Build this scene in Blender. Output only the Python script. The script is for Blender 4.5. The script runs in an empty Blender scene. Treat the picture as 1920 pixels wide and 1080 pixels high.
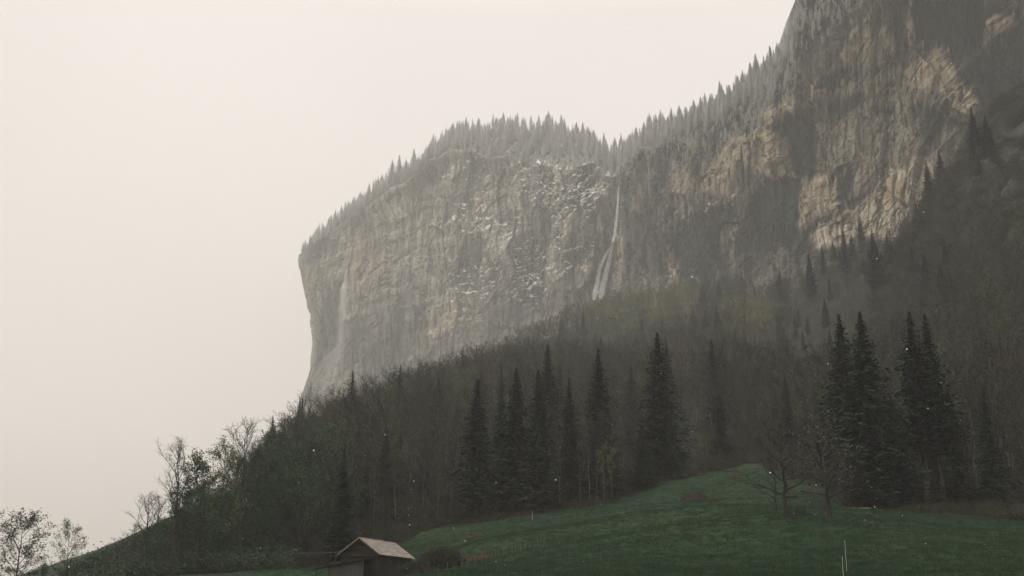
import bpy, math, random
import numpy as np
from mathutils import Vector

# ---------------------------------------------------------------- camera, sky, light, exposure
SC = bpy.context.scene
ROOT = SC.collection
FPX = 2058.8                      # focal length in pixels of the 1920 px wide frame
PITCH = math.radians(15.99)
EYE = 1.7
CT, ST = math.cos(PITCH), math.sin(PITCH)
cd = bpy.data.cameras.new("camera"); cam = bpy.data.objects.new("camera", cd); ROOT.objects.link(cam)
cd.sensor_width = 36; cd.lens = 36 * FPX / 1920; cd.clip_start = 0.2; cd.clip_end = 20000
cam.location = (0, 0, EYE); cam.rotation_euler = (math.pi / 2 + PITCH, 0, 0)
SC.camera = cam

SUN_EL, SUN_AZ = math.radians(48), math.radians(-60)
world = bpy.data.worlds.new("World"); SC.world = world; world.use_nodes = True
wn = world.node_tree; wn.nodes.clear()
def N(nt, t, **kw):
    n = nt.nodes.new(t)
    for k, v in kw.items(): setattr(n, k, v)
    return n
wo = N(wn, 'ShaderNodeOutputWorld')
sky = N(wn, 'ShaderNodeTexSky'); sky.sky_type = 'NISHITA'; sky.sun_disc = False
sky.sun_elevation = SUN_EL; sky.sun_rotation = SUN_AZ; sky.air_density = 2; sky.dust_density = 6
bg1 = N(wn, 'ShaderNodeBackground'); bg1.inputs[1].default_value = 0.05
wn.links.new(sky.outputs[0], bg1.inputs[0])
# overcast cloud layer: brighter towards the zenith, slightly greyer low over the valley
tc = N(wn, 'ShaderNodeTexCoord'); sep = N(wn, 'ShaderNodeSeparateXYZ'); wn.links.new(tc.outputs['Generated'], sep.inputs[0])
ramp = N(wn, 'ShaderNodeValToRGB'); wn.links.new(sep.outputs[2], ramp.inputs[0])
cr = ramp.color_ramp; cr.interpolation = 'B_SPLINE'
cr.elements[0].position = 0.0; cr.elements[0].color = (.64, .57, .49, 1)
cr.elements[1].position = 1.0; cr.elements[1].color = (1.0, .97, .93, 1)
for p, c in ((.06, (.76, .69, .61, 1)), (.15, (.93, .85, .775, 1)), (.32, (1.0, .925, .86, 1)), (.5, (1.0, .93, .87, 1)), (.7, (.95, .91, .86, 1))):
    e = cr.elements.new(p); e.color = c
mulz = N(wn, 'ShaderNodeMapRange'); wn.links.new(sep.outputs[2], mulz.inputs[0])
mulz.inputs[1].default_value = .5; mulz.inputs[2].default_value = 1.0; mulz.inputs[3].default_value = 1.0; mulz.inputs[4].default_value = 3.4
nz = N(wn, 'ShaderNodeTexNoise'); nz.inputs['Scale'].default_value = 2.2; nz.inputs['Detail'].default_value = 3
wn.links.new(tc.outputs['Generated'], nz.inputs[0])
mr = N(wn, 'ShaderNodeMapRange'); wn.links.new(nz.outputs[0], mr.inputs[0])
mr.inputs[3].default_value = .93; mr.inputs[4].default_value = 1.12
mm = N(wn, 'ShaderNodeMath', operation='MULTIPLY'); wn.links.new(mulz.outputs[0], mm.inputs[0]); wn.links.new(mr.outputs[0], mm.inputs[1])
bg2 = N(wn, 'ShaderNodeBackground'); wn.links.new(ramp.outputs[0], bg2.inputs[0]); wn.links.new(mm.outputs[0], bg2.inputs[1])
mix = N(wn, 'ShaderNodeMixShader'); mix.inputs[0].default_value = .96
wn.links.new(bg1.outputs[0], mix.inputs[1]); wn.links.new(bg2.outputs[0], mix.inputs[2]); wn.links.new(mix.outputs[0], wo.inputs[0])

sd = bpy.data.lights.new("sun", 'SUN'); sun = bpy.data.objects.new("sun", sd); ROOT.objects.link(sun)
sd.energy = 0.55; sd.angle = math.radians(40); sd.color = (1, .95, .88)
sun.rotation_euler = (math.pi / 2 - SUN_EL, 0, math.pi - SUN_AZ if False else math.radians(-60))
sun.location = (-50, -50, 200)
SC.view_settings.view_transform = 'Standard'; SC.view_settings.look = 'None'
SC.view_settings.exposure = 0.0; SC.view_settings.gamma = 1
SC.cycles.max_bounces = 5; SC.cycles.diffuse_bounces = 3; SC.cycles.transparent_max_bounces = 24
SC.cycles.volume_bounces = 0
HAZE_DENSITY = 0.00023

# ---------------------------------------------------------------- helpers
def PT(px, py, Y):
    """pixel of the 1920 frame + forward distance -> world point"""
    px = np.asarray(px, float); py = np.asarray(py, float); Y = np.asarray(Y, float)
    a = (px - 960) / FPX; b = (540 - py) / FPX
    t = Y / (CT - b * ST)
    return np.stack(np.broadcast_arrays(a * t, Y, EYE + t * (ST + b * CT)), -1)
def PROJ(p):
    x, y, z = p[..., 0], p[..., 1], p[..., 2] - EYE
    d = np.maximum(y * CT + z * ST, 1e-3); u = -y * ST + z * CT
    return 960 + FPX * x / d, 540 - FPX * u / d
def hsh(ix, iy, iz, seed):
    h = (ix.astype(np.int64) * 73856093) ^ (iy.astype(np.int64) * 19349663) ^ (iz.astype(np.int64) * 83492791) ^ (seed * 2654435761)
    h = (h & 0xffffffff).astype(np.uint64)
    h = ((h ^ (h >> np.uint64(15))) * np.uint64(0x2c1b3c6d)) & np.uint64(0xffffffff)
    h = ((h ^ (h >> np.uint64(12))) * np.uint64(0x297a2d39)) & np.uint64(0xffffffff)
    h = h ^ (h >> np.uint64(15))
    return h.astype(np.float64) / 4294967295.0
def vnoise(x, y, z=None, seed=0):
    if z is None: z = np.zeros_like(x)
    ix, iy, iz = np.floor(x), np.floor(y), np.floor(z)
    fx, fy, fz = x - ix, y - iy, z - iz
    fx, fy, fz = fx*fx*(3-2*fx), fy*fy*(3-2*fy), fz*fz*(3-2*fz)
    r = 0
    flat = not np.any(z)
    for dx in (0, 1):
        wx = fx if dx else 1 - fx
        for dy in (0, 1):
            wy = fy if dy else 1 - fy
            if flat: r = r + wx * wy * hsh(ix + dx, iy + dy, iz, seed); continue
            for dz in (0, 1):
                r = r + wx * wy * (fz if dz else 1 - fz) * hsh(ix + dx, iy + dy, iz + dz, seed)
    return r * 2 - 1
def fbm(x, y, z=None, o=4, seed=0, g=.5):
    r = 0; a = 1; t = 0
    for i in range(o):
        r = r + a * vnoise(x, y, z, seed + i * 17); t += a; a *= g
        x = x * 2.03; y = y * 2.03
        if z is not None: z = z * 2.03
    return r / t
def facets(s, z, seed, tilt=1.0):
    """blocky rock: each voronoi cell is its own tilted plane; returns height, border distance, cell random"""
    ix, iz = np.floor(s), np.floor(z)
    f1 = np.full(s.shape, 9.0); f2 = np.full(s.shape, 9.0); h = np.zeros(s.shape); rc = np.zeros(s.shape)
    zero = np.zeros_like(ix)
    for dx in (-1, 0, 1):
        for dz in (-1, 0, 1):
            cx, cz = ix + dx, iz + dz
            jx = cx + hsh(cx, cz, zero, seed); jz = cz + hsh(cx, cz, zero + 1, seed)
            d = np.hypot(s - jx, z - jz)
            r0 = hsh(cx, cz, zero + 2, seed); gx = hsh(cx, cz, zero + 3, seed) - .5; gz = hsh(cx, cz, zero + 4, seed) - .5
            hh = (r0 - .5) + tilt * (gx * (s - jx) + gz * (z - jz))
            near = d < f1
            f2 = np.where(near, f1, np.minimum(f2, d)); f1 = np.where(near, d, f1)
            h = np.where(near, hh, h); rc = np.where(near, r0, rc)
    return h, f2 - f1, rc
def sstep(a, b, x):
    t = np.clip((x - a) / (b - a), 0, 1); return t * t * (3 - 2 * t)
def poly_dist(px, py, poly):
    """signed distance to polygon, positive inside"""
    P = np.array(poly, float); n = len(P); best = np.full(px.shape, 1e9); inside = np.zeros(px.shape, bool)
    for i in range(n):
        ax, ay = P[i]; bx, by = P[(i + 1) % n]
        ex, ey = bx - ax, by - ay; L = ex * ex + ey * ey + 1e-9
        t = np.clip(((px - ax) * ex + (py - ay) * ey) / L, 0, 1)
        best = np.minimum(best, np.hypot(px - ax - t * ex, py - ay - t * ey))
        c = ((ay > py) != (by > py)) & (px < (bx - ax) * (py - ay) / ((by - ay) if by != ay else 1e-9) + ax)
        inside ^= c
    return np.where(inside, best, -best)
def line_dist(px, py, pl):
    best = np.full(px.shape, 1e9)
    for (ax, ay), (bx, by) in zip(pl[:-1], pl[1:]):
        ex, ey = bx - ax, by - ay; L = ex * ex + ey * ey + 1e-9
        t = np.clip(((px - ax) * ex + (py - ay) * ey) / L, 0, 1)
        best = np.minimum(best, np.hypot(px - ax - t * ex, py - ay - t * ey))
    return best

def tag(o, label=None, cat=None, group=None, kind=None):
    if label: o['label'] = label
    if cat: o['category'] = cat
    if group: o['group'] = group
    if kind: o['kind'] = kind
    return o
def link(name, me, parent=None, loc=None):
    o = bpy.data.objects.new(name, me); ROOT.objects.link(o)
    if parent is not None: o.parent = parent
    if loc is not None: o.location = loc
    return o
def empty(name, loc, rz=0, s=1.0):
    o = bpy.data.objects.new(name, None); ROOT.objects.link(o)
    o.location = loc; o.rotation_euler = (0, 0, rz); o.scale = (s, s, s); o.empty_display_size = .5
    return o
def grid_mesh(name, V, mats, smooth=False, cols=None, flip=False):
    nr, nc = V.shape[:2]
    me = bpy.data.meshes.new(name)
    idx = np.arange(nr * nc).reshape(nr, nc)
    q = np.stack([idx[:-1, :-1], idx[:-1, 1:], idx[1:, 1:], idx[1:, :-1]], -1).reshape(-1, 4)
    if flip: q = q[:, ::-1]
    me.vertices.add(nr * nc); me.vertices.foreach_set('co', V.reshape(-1).astype(np.float32))
    me.loops.add(q.size); me.loops.foreach_set('vertex_index', q.reshape(-1).astype(np.int32))
    me.polygons.add(len(q)); me.polygons.foreach_set('loop_start', (np.arange(len(q)) * 4).astype(np.int32))
    me.polygons.foreach_set('use_smooth', np.full(len(q), smooth))
    if cols is not None:
        for k, c in cols.items():
            at = me.attributes.new(k, 'FLOAT_COLOR', 'POINT')
            c4 = np.concatenate([c.reshape(-1, 3), np.ones((nr * nc, 1))], 1)
            at.data.foreach_set('color', c4.reshape(-1).astype(np.float32))
    me.update(calc_edges=True); me.validate()
    for m in mats: me.materials.append(m)
    return me
class MB:
    def __init__(s): s.v = []; s.f = []; s.m = []
    def quad(s, a, b, c, d, m=0):
        n = len(s.v); s.v += [tuple(a), tuple(b), tuple(c), tuple(d)]; s.f.append((n, n+1, n+2, n+3)); s.m.append(m)
    def tri(s, a, b, c, m=0):
        n = len(s.v); s.v += [tuple(a), tuple(b), tuple(c)]; s.f.append((n, n+1, n+2)); s.m.append(m)
    def tube(s, P, R, k=6, m=0, cap=True):
        P = [Vector(p) for p in P]; n0 = len(s.v)
        for i, p in enumerate(P):
            d = (P[min(i+1, len(P)-1)] - P[max(i-1, 0)]).normalized()
            u = d.cross(Vector((.31, .95, .05)) if abs(d.y) < .9 else Vector((1, 0, 0))).normalized(); w = d.cross(u)
            for j in range(k):
                a = 2 * math.pi * j / k
                s.v.append(tuple(p + (u * math.cos(a) + w * math.sin(a)) * R[i]))
        for i in range(len(P) - 1):
            for j in range(k):
                s.f.append((n0+i*k+j, n0+i*k+(j+1) % k, n0+(i+1)*k+(j+1) % k, n0+(i+1)*k+j)); s.m.append(m)
        if cap:
            s.f.append(tuple(n0 + j for j in range(k))[::-1]); s.m.append(m)
            s.f.append(tuple(n0 + (len(P)-1)*k + j for j in range(k))); s.m.append(m)
    def box(s, x0, x1, y0, y1, z0, z1, m=0):
        n = len(s.v)
        s.v += [(x, y, z) for z in (z0, z1) for x, y in ((x0, y0), (x1, y0), (x1, y1), (x0, y1))]
        for f in ((0,3,2,1), (4,5,6,7), (0,1,5,4), (1,2,6,5), (2,3,7,6), (3,0,4,7)):
            s.f.append(tuple(n + i for i in f)); s.m.append(m)
    def prism(s, pts, ext, m=0):
        """closed prism: polygon pts (3D) extruded by vector ext"""
        n = len(s.v); k = len(pts); ext = Vector(ext)
        s.v += [tuple(p) for p in pts] + [tuple(Vector(p) + ext) for p in pts]
        s.f.append(tuple(n + i for i in range(k))); s.m.append(m)
        s.f.append(tuple(n + k + i for i in range(k))[::-1]); s.m.append(m)
        for i in range(k):
            j = (i + 1) % k; s.f.append((n+i, n+k+i, n+k+j, n+j)); s.m.append(m)
    def mesh(s, name, mats, smooth=False):
        me = bpy.data.meshes.new(name); me.from_pydata(s.v, [], s.f)
        for m in mats: me.materials.append(m)
        if len(mats) > 1: me.polygons.foreach_set('material_index', s.m)
        me.polygons.foreach_set('use_smooth', [smooth] * len(s.f)); me.update()
        return me

# ---------------------------------------------------------------- materials
def mat(name, rough=.9, spec=.2):
    m = bpy.data.materials.new(name); m.use_nodes = True
    nt = m.node_tree; b = nt.nodes['Principled BSDF']
    b.inputs['Roughness'].default_value = rough; b.inputs['Specular IOR Level'].default_value = spec
    return m, nt, b
def noisecol(nt, vec, scale, c0, c1, lo=.35, hi=.65, detail=4, rough=.6):
    n = N(nt, 'ShaderNodeTexNoise'); n.inputs['Scale'].default_value = scale; n.inputs['Detail'].default_value = detail
    n.inputs['Roughness'].default_value = rough
    if vec is not None: nt.links.new(vec, n.inputs[0])
    r = N(nt, 'ShaderNodeValToRGB'); nt.links.new(n.outputs[0], r.inputs[0])
    r.color_ramp.elements[0].position = lo; r.color_ramp.elements[1].position = hi
    r.color_ramp.elements[0].color = (*c0, 1); r.color_ramp.elements[1].color = (*c1, 1)
    return r.outputs[0]
def mixc(nt, a, b, f, mode='MULTIPLY'):
    m = N(nt, 'ShaderNodeMix', data_type='RGBA', blend_type=mode)
    if isinstance(f, (int, float)): m.inputs[0].default_value = f
    else: nt.links.new(f, m.inputs[0])
    nt.links.new(a, m.inputs[6]); nt.links.new(b, m.inputs[7]); return m.outputs[2]
def mapping(nt, scale, out='Object'):
    t = N(nt, 'ShaderNodeTexCoord'); m = N(nt, 'ShaderNodeMapping'); m.inputs['Scale'].default_value = scale
    nt.links.new(t.outputs[out], m.inputs[0]); return m.outputs[0]
def simple(name, c0, c1, scale=3.0, rough=.9, sq=(1, 1, 1), bump=0, spec=.2, rand=0.0):
    m, nt, b = mat(name, rough, spec)
    v = mapping(nt, sq)
    c = noisecol(nt, v, scale, c0, c1)
    if rand:
        oi = N(nt, 'ShaderNodeObjectInfo'); h = N(nt, 'ShaderNodeHueSaturation')
        mr = N(nt, 'ShaderNodeMapRange'); nt.links.new(oi.outputs['Random'], mr.inputs[0])
        mr.inputs[3].default_value = 1 - rand; mr.inputs[4].default_value = 1 + rand
        nt.links.new(mr.outputs[0], h.inputs['Value'])
        mr2 = N(nt, 'ShaderNodeMapRange'); nt.links.new(oi.outputs['Random'], mr2.inputs[0])
        mr2.inputs[3].default_value = .5 + rand * .10; mr2.inputs[4].default_value = .5 - rand * .10
        nt.links.new(mr2.outputs[0], h.inputs['Hue'])
        nt.links.new(c, h.inputs['Color']); c = h.outputs[0]
    nt.links.new(c, b.inputs['Base Color'])
    if bump:
        n = N(nt, 'ShaderNodeTexNoise'); n.inputs['Scale'].default_value = scale * 2; nt.links.new(v, n.inputs[0])
        bp = N(nt, 'ShaderNodeBump'); bp.inputs['Strength'].default_value = .8; bp.inputs['Distance'].default_value = bump
        nt.links.new(n.outputs[0], bp.inputs['Height']); nt.links.new(bp.outputs[0], b.inputs['Normal'])
    return m
M = {}
M['bark'] = simple('bark', (.025, .022, .018), (.06, .052, .042), 4, sq=(1, 1, .2), rand=.3)
M['pale_bark'] = simple('pale_bark', (.17, .155, .13), (.34, .31, .27), 3, sq=(1, 1, .3), rand=.2)
M['slim_bark'] = simple('grey_birch_bark', (.06, .055, .045), (.16, .145, .12), 2, sq=(1, 1, .3), rand=.2)
M['dark_bark'] = simple('dark_bark', (.02, .018, .016), (.045, .04, .034), 4, sq=(1, 1, .2))
M['twig'] = simple('brown_twig', (.019, .021, .014), (.048, .046, .030), .6, rand=.65)
M['twig_dark'] = simple('dark_twig', (.022, .02, .016), (.042, .038, .030), .8)
M['needle'] = simple('spruce_needle', (.009, .017, .013), (.020, .032, .023), 1.2, rand=.3)
M['needle_grey'] = simple('frosted_misty_needle', (.42, .43, .41), (.68, .68, .66), 1.2, rand=.25)  # frost, painted paler still to imitate tops fading into cloud
M['snow'] = simple('snow', (.62, .62, .60), (.80, .80, .78), 2.0, rough=.7)
M['leaf'] = simple('spring_leaf', (.050, .078, .034), (.10, .13, .055), 1.2, rand=.3)
M['leaf_dark'] = simple('dark_leaf', (.020, .045, .023), (.045, .077, .037), 1.0, rand=.3)
M['leaf_yellow'] = simple('yellow_green_leaf', (.12, .135, .055), (.21, .22, .095), 1.0, rand=.2)
M['dry'] = simple('dry_undergrowth', (.024, .022, .014), (.055, .047, .029), 1.5, rand=.3)
M['rust_brush'] = simple('rust_bramble', (.085, .05, .03), (.14, .085, .05), 2)

# ---------------------------------------------------------------- terrain
CP = [  # (px, py, forward distance) of the ground
 (60,1150,150),(130,1090,197),(200,1056,208),(300,1010,228),(400,968,262),(300,1080,150),(400,1075,150),(480,1066,150),
 (480,935,300),(570,885,360),(700,822,450),(830,748,600),(1050,640,780),(1130,596,920),(1000,700,1150),(1150,600,1080),(800,840,1200),
 (560,1062,160),(640,1055,165),(700,1093,128),(620,1100,125),(800,1060,140),(700,1012,190),(900,975,200),(1000,960,205),(1150,935,210),(1280,891,215),(1400,872,220),
 (1550,905,195),(1650,955,160),(1780,950,165),(1900,972,145),(1300,806,272),(1170,882,250),
 (900,1020,140),(1100,1000,140),(1300,950,150),(1500,968,118),(1560,980,112),(1700,1000,108),(1400,1030,103),(900,1075,103),(700,1115,90),
 (1400,1082,80),(1900,1082,76),(1900,1012,108),(1150,1080,90),
 (1000,850,300),(800,900,270),(600,950,235),(1200,750,400),(1400,700,450),(1600,800,280),(1900,850,200),(1900,620,290),(1700,680,370),
 (1450,600,600),(1300,572,780),(1540,505,590),(1650,500,500),(1700,455,480),(1790,330,450),(1850,235,430),(1920,185,420),
 (1700,475,560),(1790,350,530),(1550,530,680),(1920,200,520),(2100,100,400),(2200,500,260),(2300,900,150),(2200,60,520),(1850,450,360),(1450,600,730),(1300,580,880),(1700,500,720),(1800,400,640),(1550,560,800),(1920,270,620),(1300,600,1050),(2100,200,600),(0,1190,190),(90,1125,194),(-100,1250,190),(150,1110,230),(230,1070,260),(300,1075,310),(200,1130,270),(400,1020,330),(100,1190,270),(350,1070,380),(470,960,380)]
cpw = PT(*np.array(CP, float).T)
WP = [(0,0,0),(-30,0,-1),(30,0,.6),(0,25,.6),(40,30,1.6),(-40,30,-.6),(-90,60,-2),(90,20,2.5),(-150,60,-4),(150,30,6),(-150,160,-4),
      (-230,150,-6),(-300,300,-10),(-330,600,-12),(-230,450,0),(-200,330,-2),(-330,900,-12),(-250,780,10),(-330,0,-6),(330,0,25),(0,-30,-1),(-200,-30,-4),(250,-30,14),
      (-160,650,60),(-200,950,40),(380,700,260),(-250,1250,-10),(300,1250,230),(380,200,90),(0,-400,0)]
cpw = np.concatenate([cpw, np.array(WP, float)])
def tps_fit(P, z, lam=2.0):
    n = len(P); s = 100.0; Q = P / s
    r = np.hypot(Q[:, None, 0] - Q[None, :, 0], Q[:, None, 1] - Q[None, :, 1])
    K = np.where(r > 0, r * r * np.log(r + 1e-12), 0) + lam * 1e-3 * np.eye(n)
    A = np.zeros((n + 3, n + 3)); A[:n, :n] = K; A[:n, n] = 1; A[:n, n+1:] = Q; A[n, :n] = 1; A[n+1:, :n] = Q.T
    w = np.linalg.solve(A, np.concatenate([z, np.zeros(3)]))
    return Q, w
_Q, _w = tps_fit(cpw[:, :2], cpw[:, 2])
def ground_base(x, y):
    x = np.clip(np.asarray(x, float), -340, 470) / 100; y = np.clip(np.asarray(y, float), -60, 1290) / 100
    z = _w[-3] + _w[-2] * x + _w[-1] * y
    for i in range(len(_Q)):
        r2 = (x - _Q[i, 0])**2 + (y - _Q[i, 1])**2
        z = z + _w[i] * .5 * r2 * np.log(r2 + 1e-12)
    return z
def edge_Y(px):
    return np.interp(px, [-300,0,440,500,560,640,700,900,1000,1150,1280,1400,1450,1550,1600,1700,1900,2300],
                     [420,420,420,170,165,166,186,198,204,208,214,221,214,192,164,156,143,130])
def ground(x, y):
    x = np.asarray(x, float); y = np.asarray(y, float)
    z = ground_base(x, y)
    px = 960 + FPX * x / np.maximum(y * CT + (z - EYE) * ST, 5)
    wild = sstep(0, 60, y - edge_Y(px))
    z = z + .55 * fbm(x / 16, y / 12, o=3, seed=3) + .10 * fbm(x / 2.5, y / 2.5, o=2, seed=5)
    z = z + wild * (3.0 * fbm(x / 30, y / 30, o=3, seed=9))
    steep = sstep(1720, 1860, px) * sstep(190, 300, y)          # rocky spur on the right
    f, e, _ = facets(x / 16 + .4 * vnoise(x / 9, y / 9, seed=2), y / 22, 31)
    z = z + steep * (9 * f + 5 * fbm(x / 12, y / 12, o=4, seed=12))
    return z

def axis(vals):                                                  # piecewise spacing
    out = []
    for (a, b, st) in vals: out += list(np.arange(a, b, st))
    return np.array(out)
gx = axis([(-2000, -400, 200), (-400, -150, 5), (-150, 210, 1.3), (210, 480, 3), (480, 2001, 190)])
gy = axis([(-1000, -60, 235), (-60, 55, 5), (55, 240, 1.0), (240, 560, 2.2), (560, 1300, 5), (1300, 2901, 200)])
GX, GY = np.meshgrid(gx, gy)
GZ = ground(GX, GY)
TV = np.stack([GX, GY, GZ], -1)
tpx, tpy = PROJ(TV)
wn1 = fbm(GX / 9, GY / 9, o=4, seed=21)
e = edge_Y(tpx) + 7 * wn1
meadow = 1 - sstep(-2, 3, GY - e)
for poly in ([(1290,775),(1308,780),(1318,850),(1312,895),(1296,880),(1289,830)], [(1160,860),(1172,850),(1185,905),(1160,925)]):
    meadow = np.maximum(meadow, .6 * sstep(-14, 14, poly_dist(tpx + 22 * wn1, tpy + 20 * wn1, poly)) * (GY < 320) * (GY > 150))
leftslope = sstep(520, 430, tpx + 20 * wn1) * (GY > 120)
meadow = meadow * (1 - .9 * leftslope)
g = fbm(GX / 5, GY / 7, o=4, seed=40)[..., None]; g2 = fbm(GX / 22, GY / 30, o=3, seed=44)[..., None]; g3 = fbm(GX / 1.2, GY / 1.6, o=2, seed=47)[..., None]
GRASS = np.array([.012, .034, .016]); GRASS2 = np.array([.019, .042, .016]); DRYG = np.array([.036, .040, .021])
FLOOR = np.array([.020, .017, .012]); FLOOR2 = np.array([.014, .020, .012]); ROCKD = np.array([.060, .064, .058])
cg = GRASS + (GRASS2 - GRASS) * np.clip(g2 * 1.2 + .4, 0, 1); cg = cg * (1 + .22 * g + .18 * g3)
cg = cg + (DRYG - cg) * (.6 * sstep(.12, .55, (fbm(GX / 6, GY / 3.5, o=4, seed=50)))[..., None])
cf = FLOOR + (FLOOR2 - FLOOR) * np.clip(g * 1.5 + .5, 0, 1)
cf = cf * (1 - leftslope[..., None] * .0)
cf = cf + (np.array([.016, .026, .015]) - cf) * leftslope[..., None]
cf = cf + (np.array([.065, .046, .028]) - cf) * (sstep(0, 3, GY - edge_Y(tpx)) * (1 - sstep(6, 15, GY - edge_Y(tpx))) * .35 * sstep(430, 520, tpx))[..., None]
rk = (sstep(1740, 1850, tpx) * sstep(200, 280, GY) * sstep(-.2, .2, fbm(GX / 12, GY / 12, GZ / 8, o=3, seed=60)))[..., None]
cf = cf + (ROCKD * (1 + .5 * g) - cf) * rk
TC = cf + (cg - cf) * meadow[..., None]
m, nt, b = mat('ground_cover', .95, .1)
a_ = N(nt, 'ShaderNodeAttribute', attribute_name='tint')
v = mapping(nt, (1, 1, 1))
c = mixc(nt, a_.outputs[0], noisecol(nt, v, 1.3, (.7, .7, .7), (1.25, 1.25, 1.2), .3, .7, 6, .7), 1.0)
c = mixc(nt, c, noisecol(nt, v, 6, (.6, .6, .6), (1.35, 1.35, 1.3), .3, .7, 3, .8), 1.0)
nt.links.new(c, b.inputs['Base Color'])
n = N(nt, 'ShaderNodeTexNoise'); n.inputs['Scale'].default_value = 2.5; n.inputs['Detail'].default_value = 8; n.inputs['Roughness'].default_value = .75; nt.links.new(v, n.inputs[0])
bp = N(nt, 'ShaderNodeBump'); bp.inputs['Distance'].default_value = .35; bp.inputs['Strength'].default_value = .8
nt.links.new(n.outputs[0], bp.inputs['Height']); nt.links.new(bp.outputs[0], b.inputs['Normal'])
ter = link('hillside_terrain', grid_mesh('hillside_terrain', TV, [m], True, {'tint': TC})); tag(ter, kind='structure')

# ---------------------------------------------------------------- cliff
YC = ([500,560,600,700,850,1000,1110,1140,1165,1200,1270,1350,1500,1650,1800,1950,2150],
      [2200,2150,2120,2020,1820,1660,1500,1490,1430,1290,1120,1000,860,765,700,660,640])
RIM = ([530,560,575,600,650,700,740,790,800,850,900,1000,1060,1110,1150,1165,1200,1270,1350,1400,1450,1488,1497,1510,1560,1700,2150],
       [500,482,468,448,420,376,347,327,302,287,286,300,310,302,326,314,290,256,232,196,146,98,20,-20,-70,-180,-420])
CRS = ([530,560,640,700,740,790,830,880,950,1040,1100,1130,1165,1200,1260,1350,1400,1450,1488,1500,1560,2150],
       [500,478,402,362,330,318,264,247,240,247,262,284,286,262,240,204,166,124,92,-20,-120,-500])
BOT = ([500,560,700,900,1100,1300,1550,1700,1800,1900,2150], [1000,960,900,800,690,660,600,560,470,380,300])
LEFT_Y = [470,485,500,540,590,640,690,740,780,830,900,960]; LEFT_X = [566,560,562,571,581,585,583,566,556,538,515,500]
NU, NV = 1050, 560
u = np.concatenate([np.linspace(0, 1, NU)**1.0])
pxr = 560 + (2120 - 560) * u
rim = np.interp(pxr, *RIM); bot = np.interp(pxr, *BOT)
jag = 17 * fbm(pxr / 38, pxr * 0 + 3.3, o=5, seed=70) * (1 - .85 * sstep(1420, 1470, pxr))
rim = rim + jag * sstep(570, 620, pxr)
vv = np.linspace(0, 1, NV)[:, None]
CPY = rim[None, :] + (bot - rim)[None, :] * vv
edge_off = np.interp(CPY, LEFT_Y, LEFT_X) - 560 + 2.5 * fbm(CPY / 16, CPY * 0 + 9.1, o=3, seed=71)
CPX = pxr[None, :] + edge_off * np.exp(-(pxr[None, :] - 560) / 90)
YB = np.interp(CPX, *YC) + 45 * fbm(CPX / 260, CPY / 600, o=2, seed=73)
lean = (1 - vv) * 22 - 34 * np.exp(-((vv - .18) / .16)**2) * sstep(1300, 1600, CPX)      # upper face leans back, overhang high on the right
YB = YB + lean
# rounding of the left buttress towards its corner
YB = YB + 110 * np.exp(-(pxr[None, :] - 560) / 26)
CB = PT(CPX, CPY, YB)
mid = CB[NV // 2]
SCL = np.maximum(1.0, np.interp(pxr, *YC) / 800)[None, :] + 0 * CPY
S = np.concatenate([[0], np.cumsum(np.hypot(np.diff(mid[:, 0]), np.diff(mid[:, 1])) / SCL[0, 1:])])[None, :] + 0 * CPY
Z = CB[..., 2] / SCL
Sw = S + 9 * fbm(S / 45, Z / 45, o=3, seed=80); Zw = Z + 9 * fbm(S / 50, Z / 40, o=3, seed=81)
kd = np.interp(CPX, [560, 1050, 1350, 2150], [.12, .15, .62, .7]); Kd = np.cumsum(kd * np.gradient(S, axis=1), axis=1)
Zd = Zw - Kd
d = 16 * fbm(S / 130, Z / 170, o=2, seed=82)
f1, e1, r1 = facets(Sw / 46, Zw / 60 + .25 * Sw / 46, 83); d += (11 - 4 * (1 - sstep(1000, 1300, CPX))) * f1
f2, e2, r2 = facets(Sw / 15 + .3 * fbm(S / 12, Z / 30, o=3, seed=7), (Zw - .45 * Kd) / 34 , 84); d += 5.6 * f2
f3, e3, r3 = facets(Sw / 5 + .5 * fbm(S / 4, Z / 7, o=3, seed=6), Zw / 19 - .25 * Kd / 19, 85, 1.6); D3 = .9 * f3
strat = Zd / 21 + 1.5 * fbm(S / 40, Z / 40, o=4, seed=86); fr = strat - np.floor(strat)
amp = .4 + .9 * np.clip(fbm(S / 60, Z / 30, o=2, seed=87) + .35, 0, 1)
d += (3.0 - 1.6 * (1 - sstep(1000, 1300, CPX))) * amp * (fr**1.5 - sstep(.9, 1.0, fr)) 
strat2 = Zd / 6.3 + 2.0 * fbm(S / 40, Z / 20, o=2, seed=88); fr2 = strat2 - np.floor(strat2)
d += .55 * np.clip(fbm(S / 35, Z / 15, o=2, seed=89) + .3, 0, 1) * (fr2 - sstep(.85, 1., fr2))
rid = 1 - np.abs(fbm(Sw / 8, Zw / 52, o=4, seed=90)) * 2; d -= 2.4 * np.clip(rid - .62, 0, 1) * 2.2
rid2 = 1 - np.abs(fbm((Sw + .9 * Zw) / 60 + .4 * fbm(S / 20, Z / 20, o=3, seed=8), (Zw - .55 * Sw) / 16, o=4, seed=91)) * 2; r2m = sstep(.0, .35, fbm(S / 30, Z / 30, o=2, seed=94)); d -= 3 * np.clip(rid2 - .80, 0, 1) * 3 * r2m
D3 = D3 + 2.3 * fbm(S / 3.4, (Z - .4 * S) / 6, o=5, seed=92, g=.62) + 1.6 * fbm((S - .5 * Z) / 9, (Z + .8 * S) / 26, o=4, seed=93, g=.6); calm = np.zeros_like(d)

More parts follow.
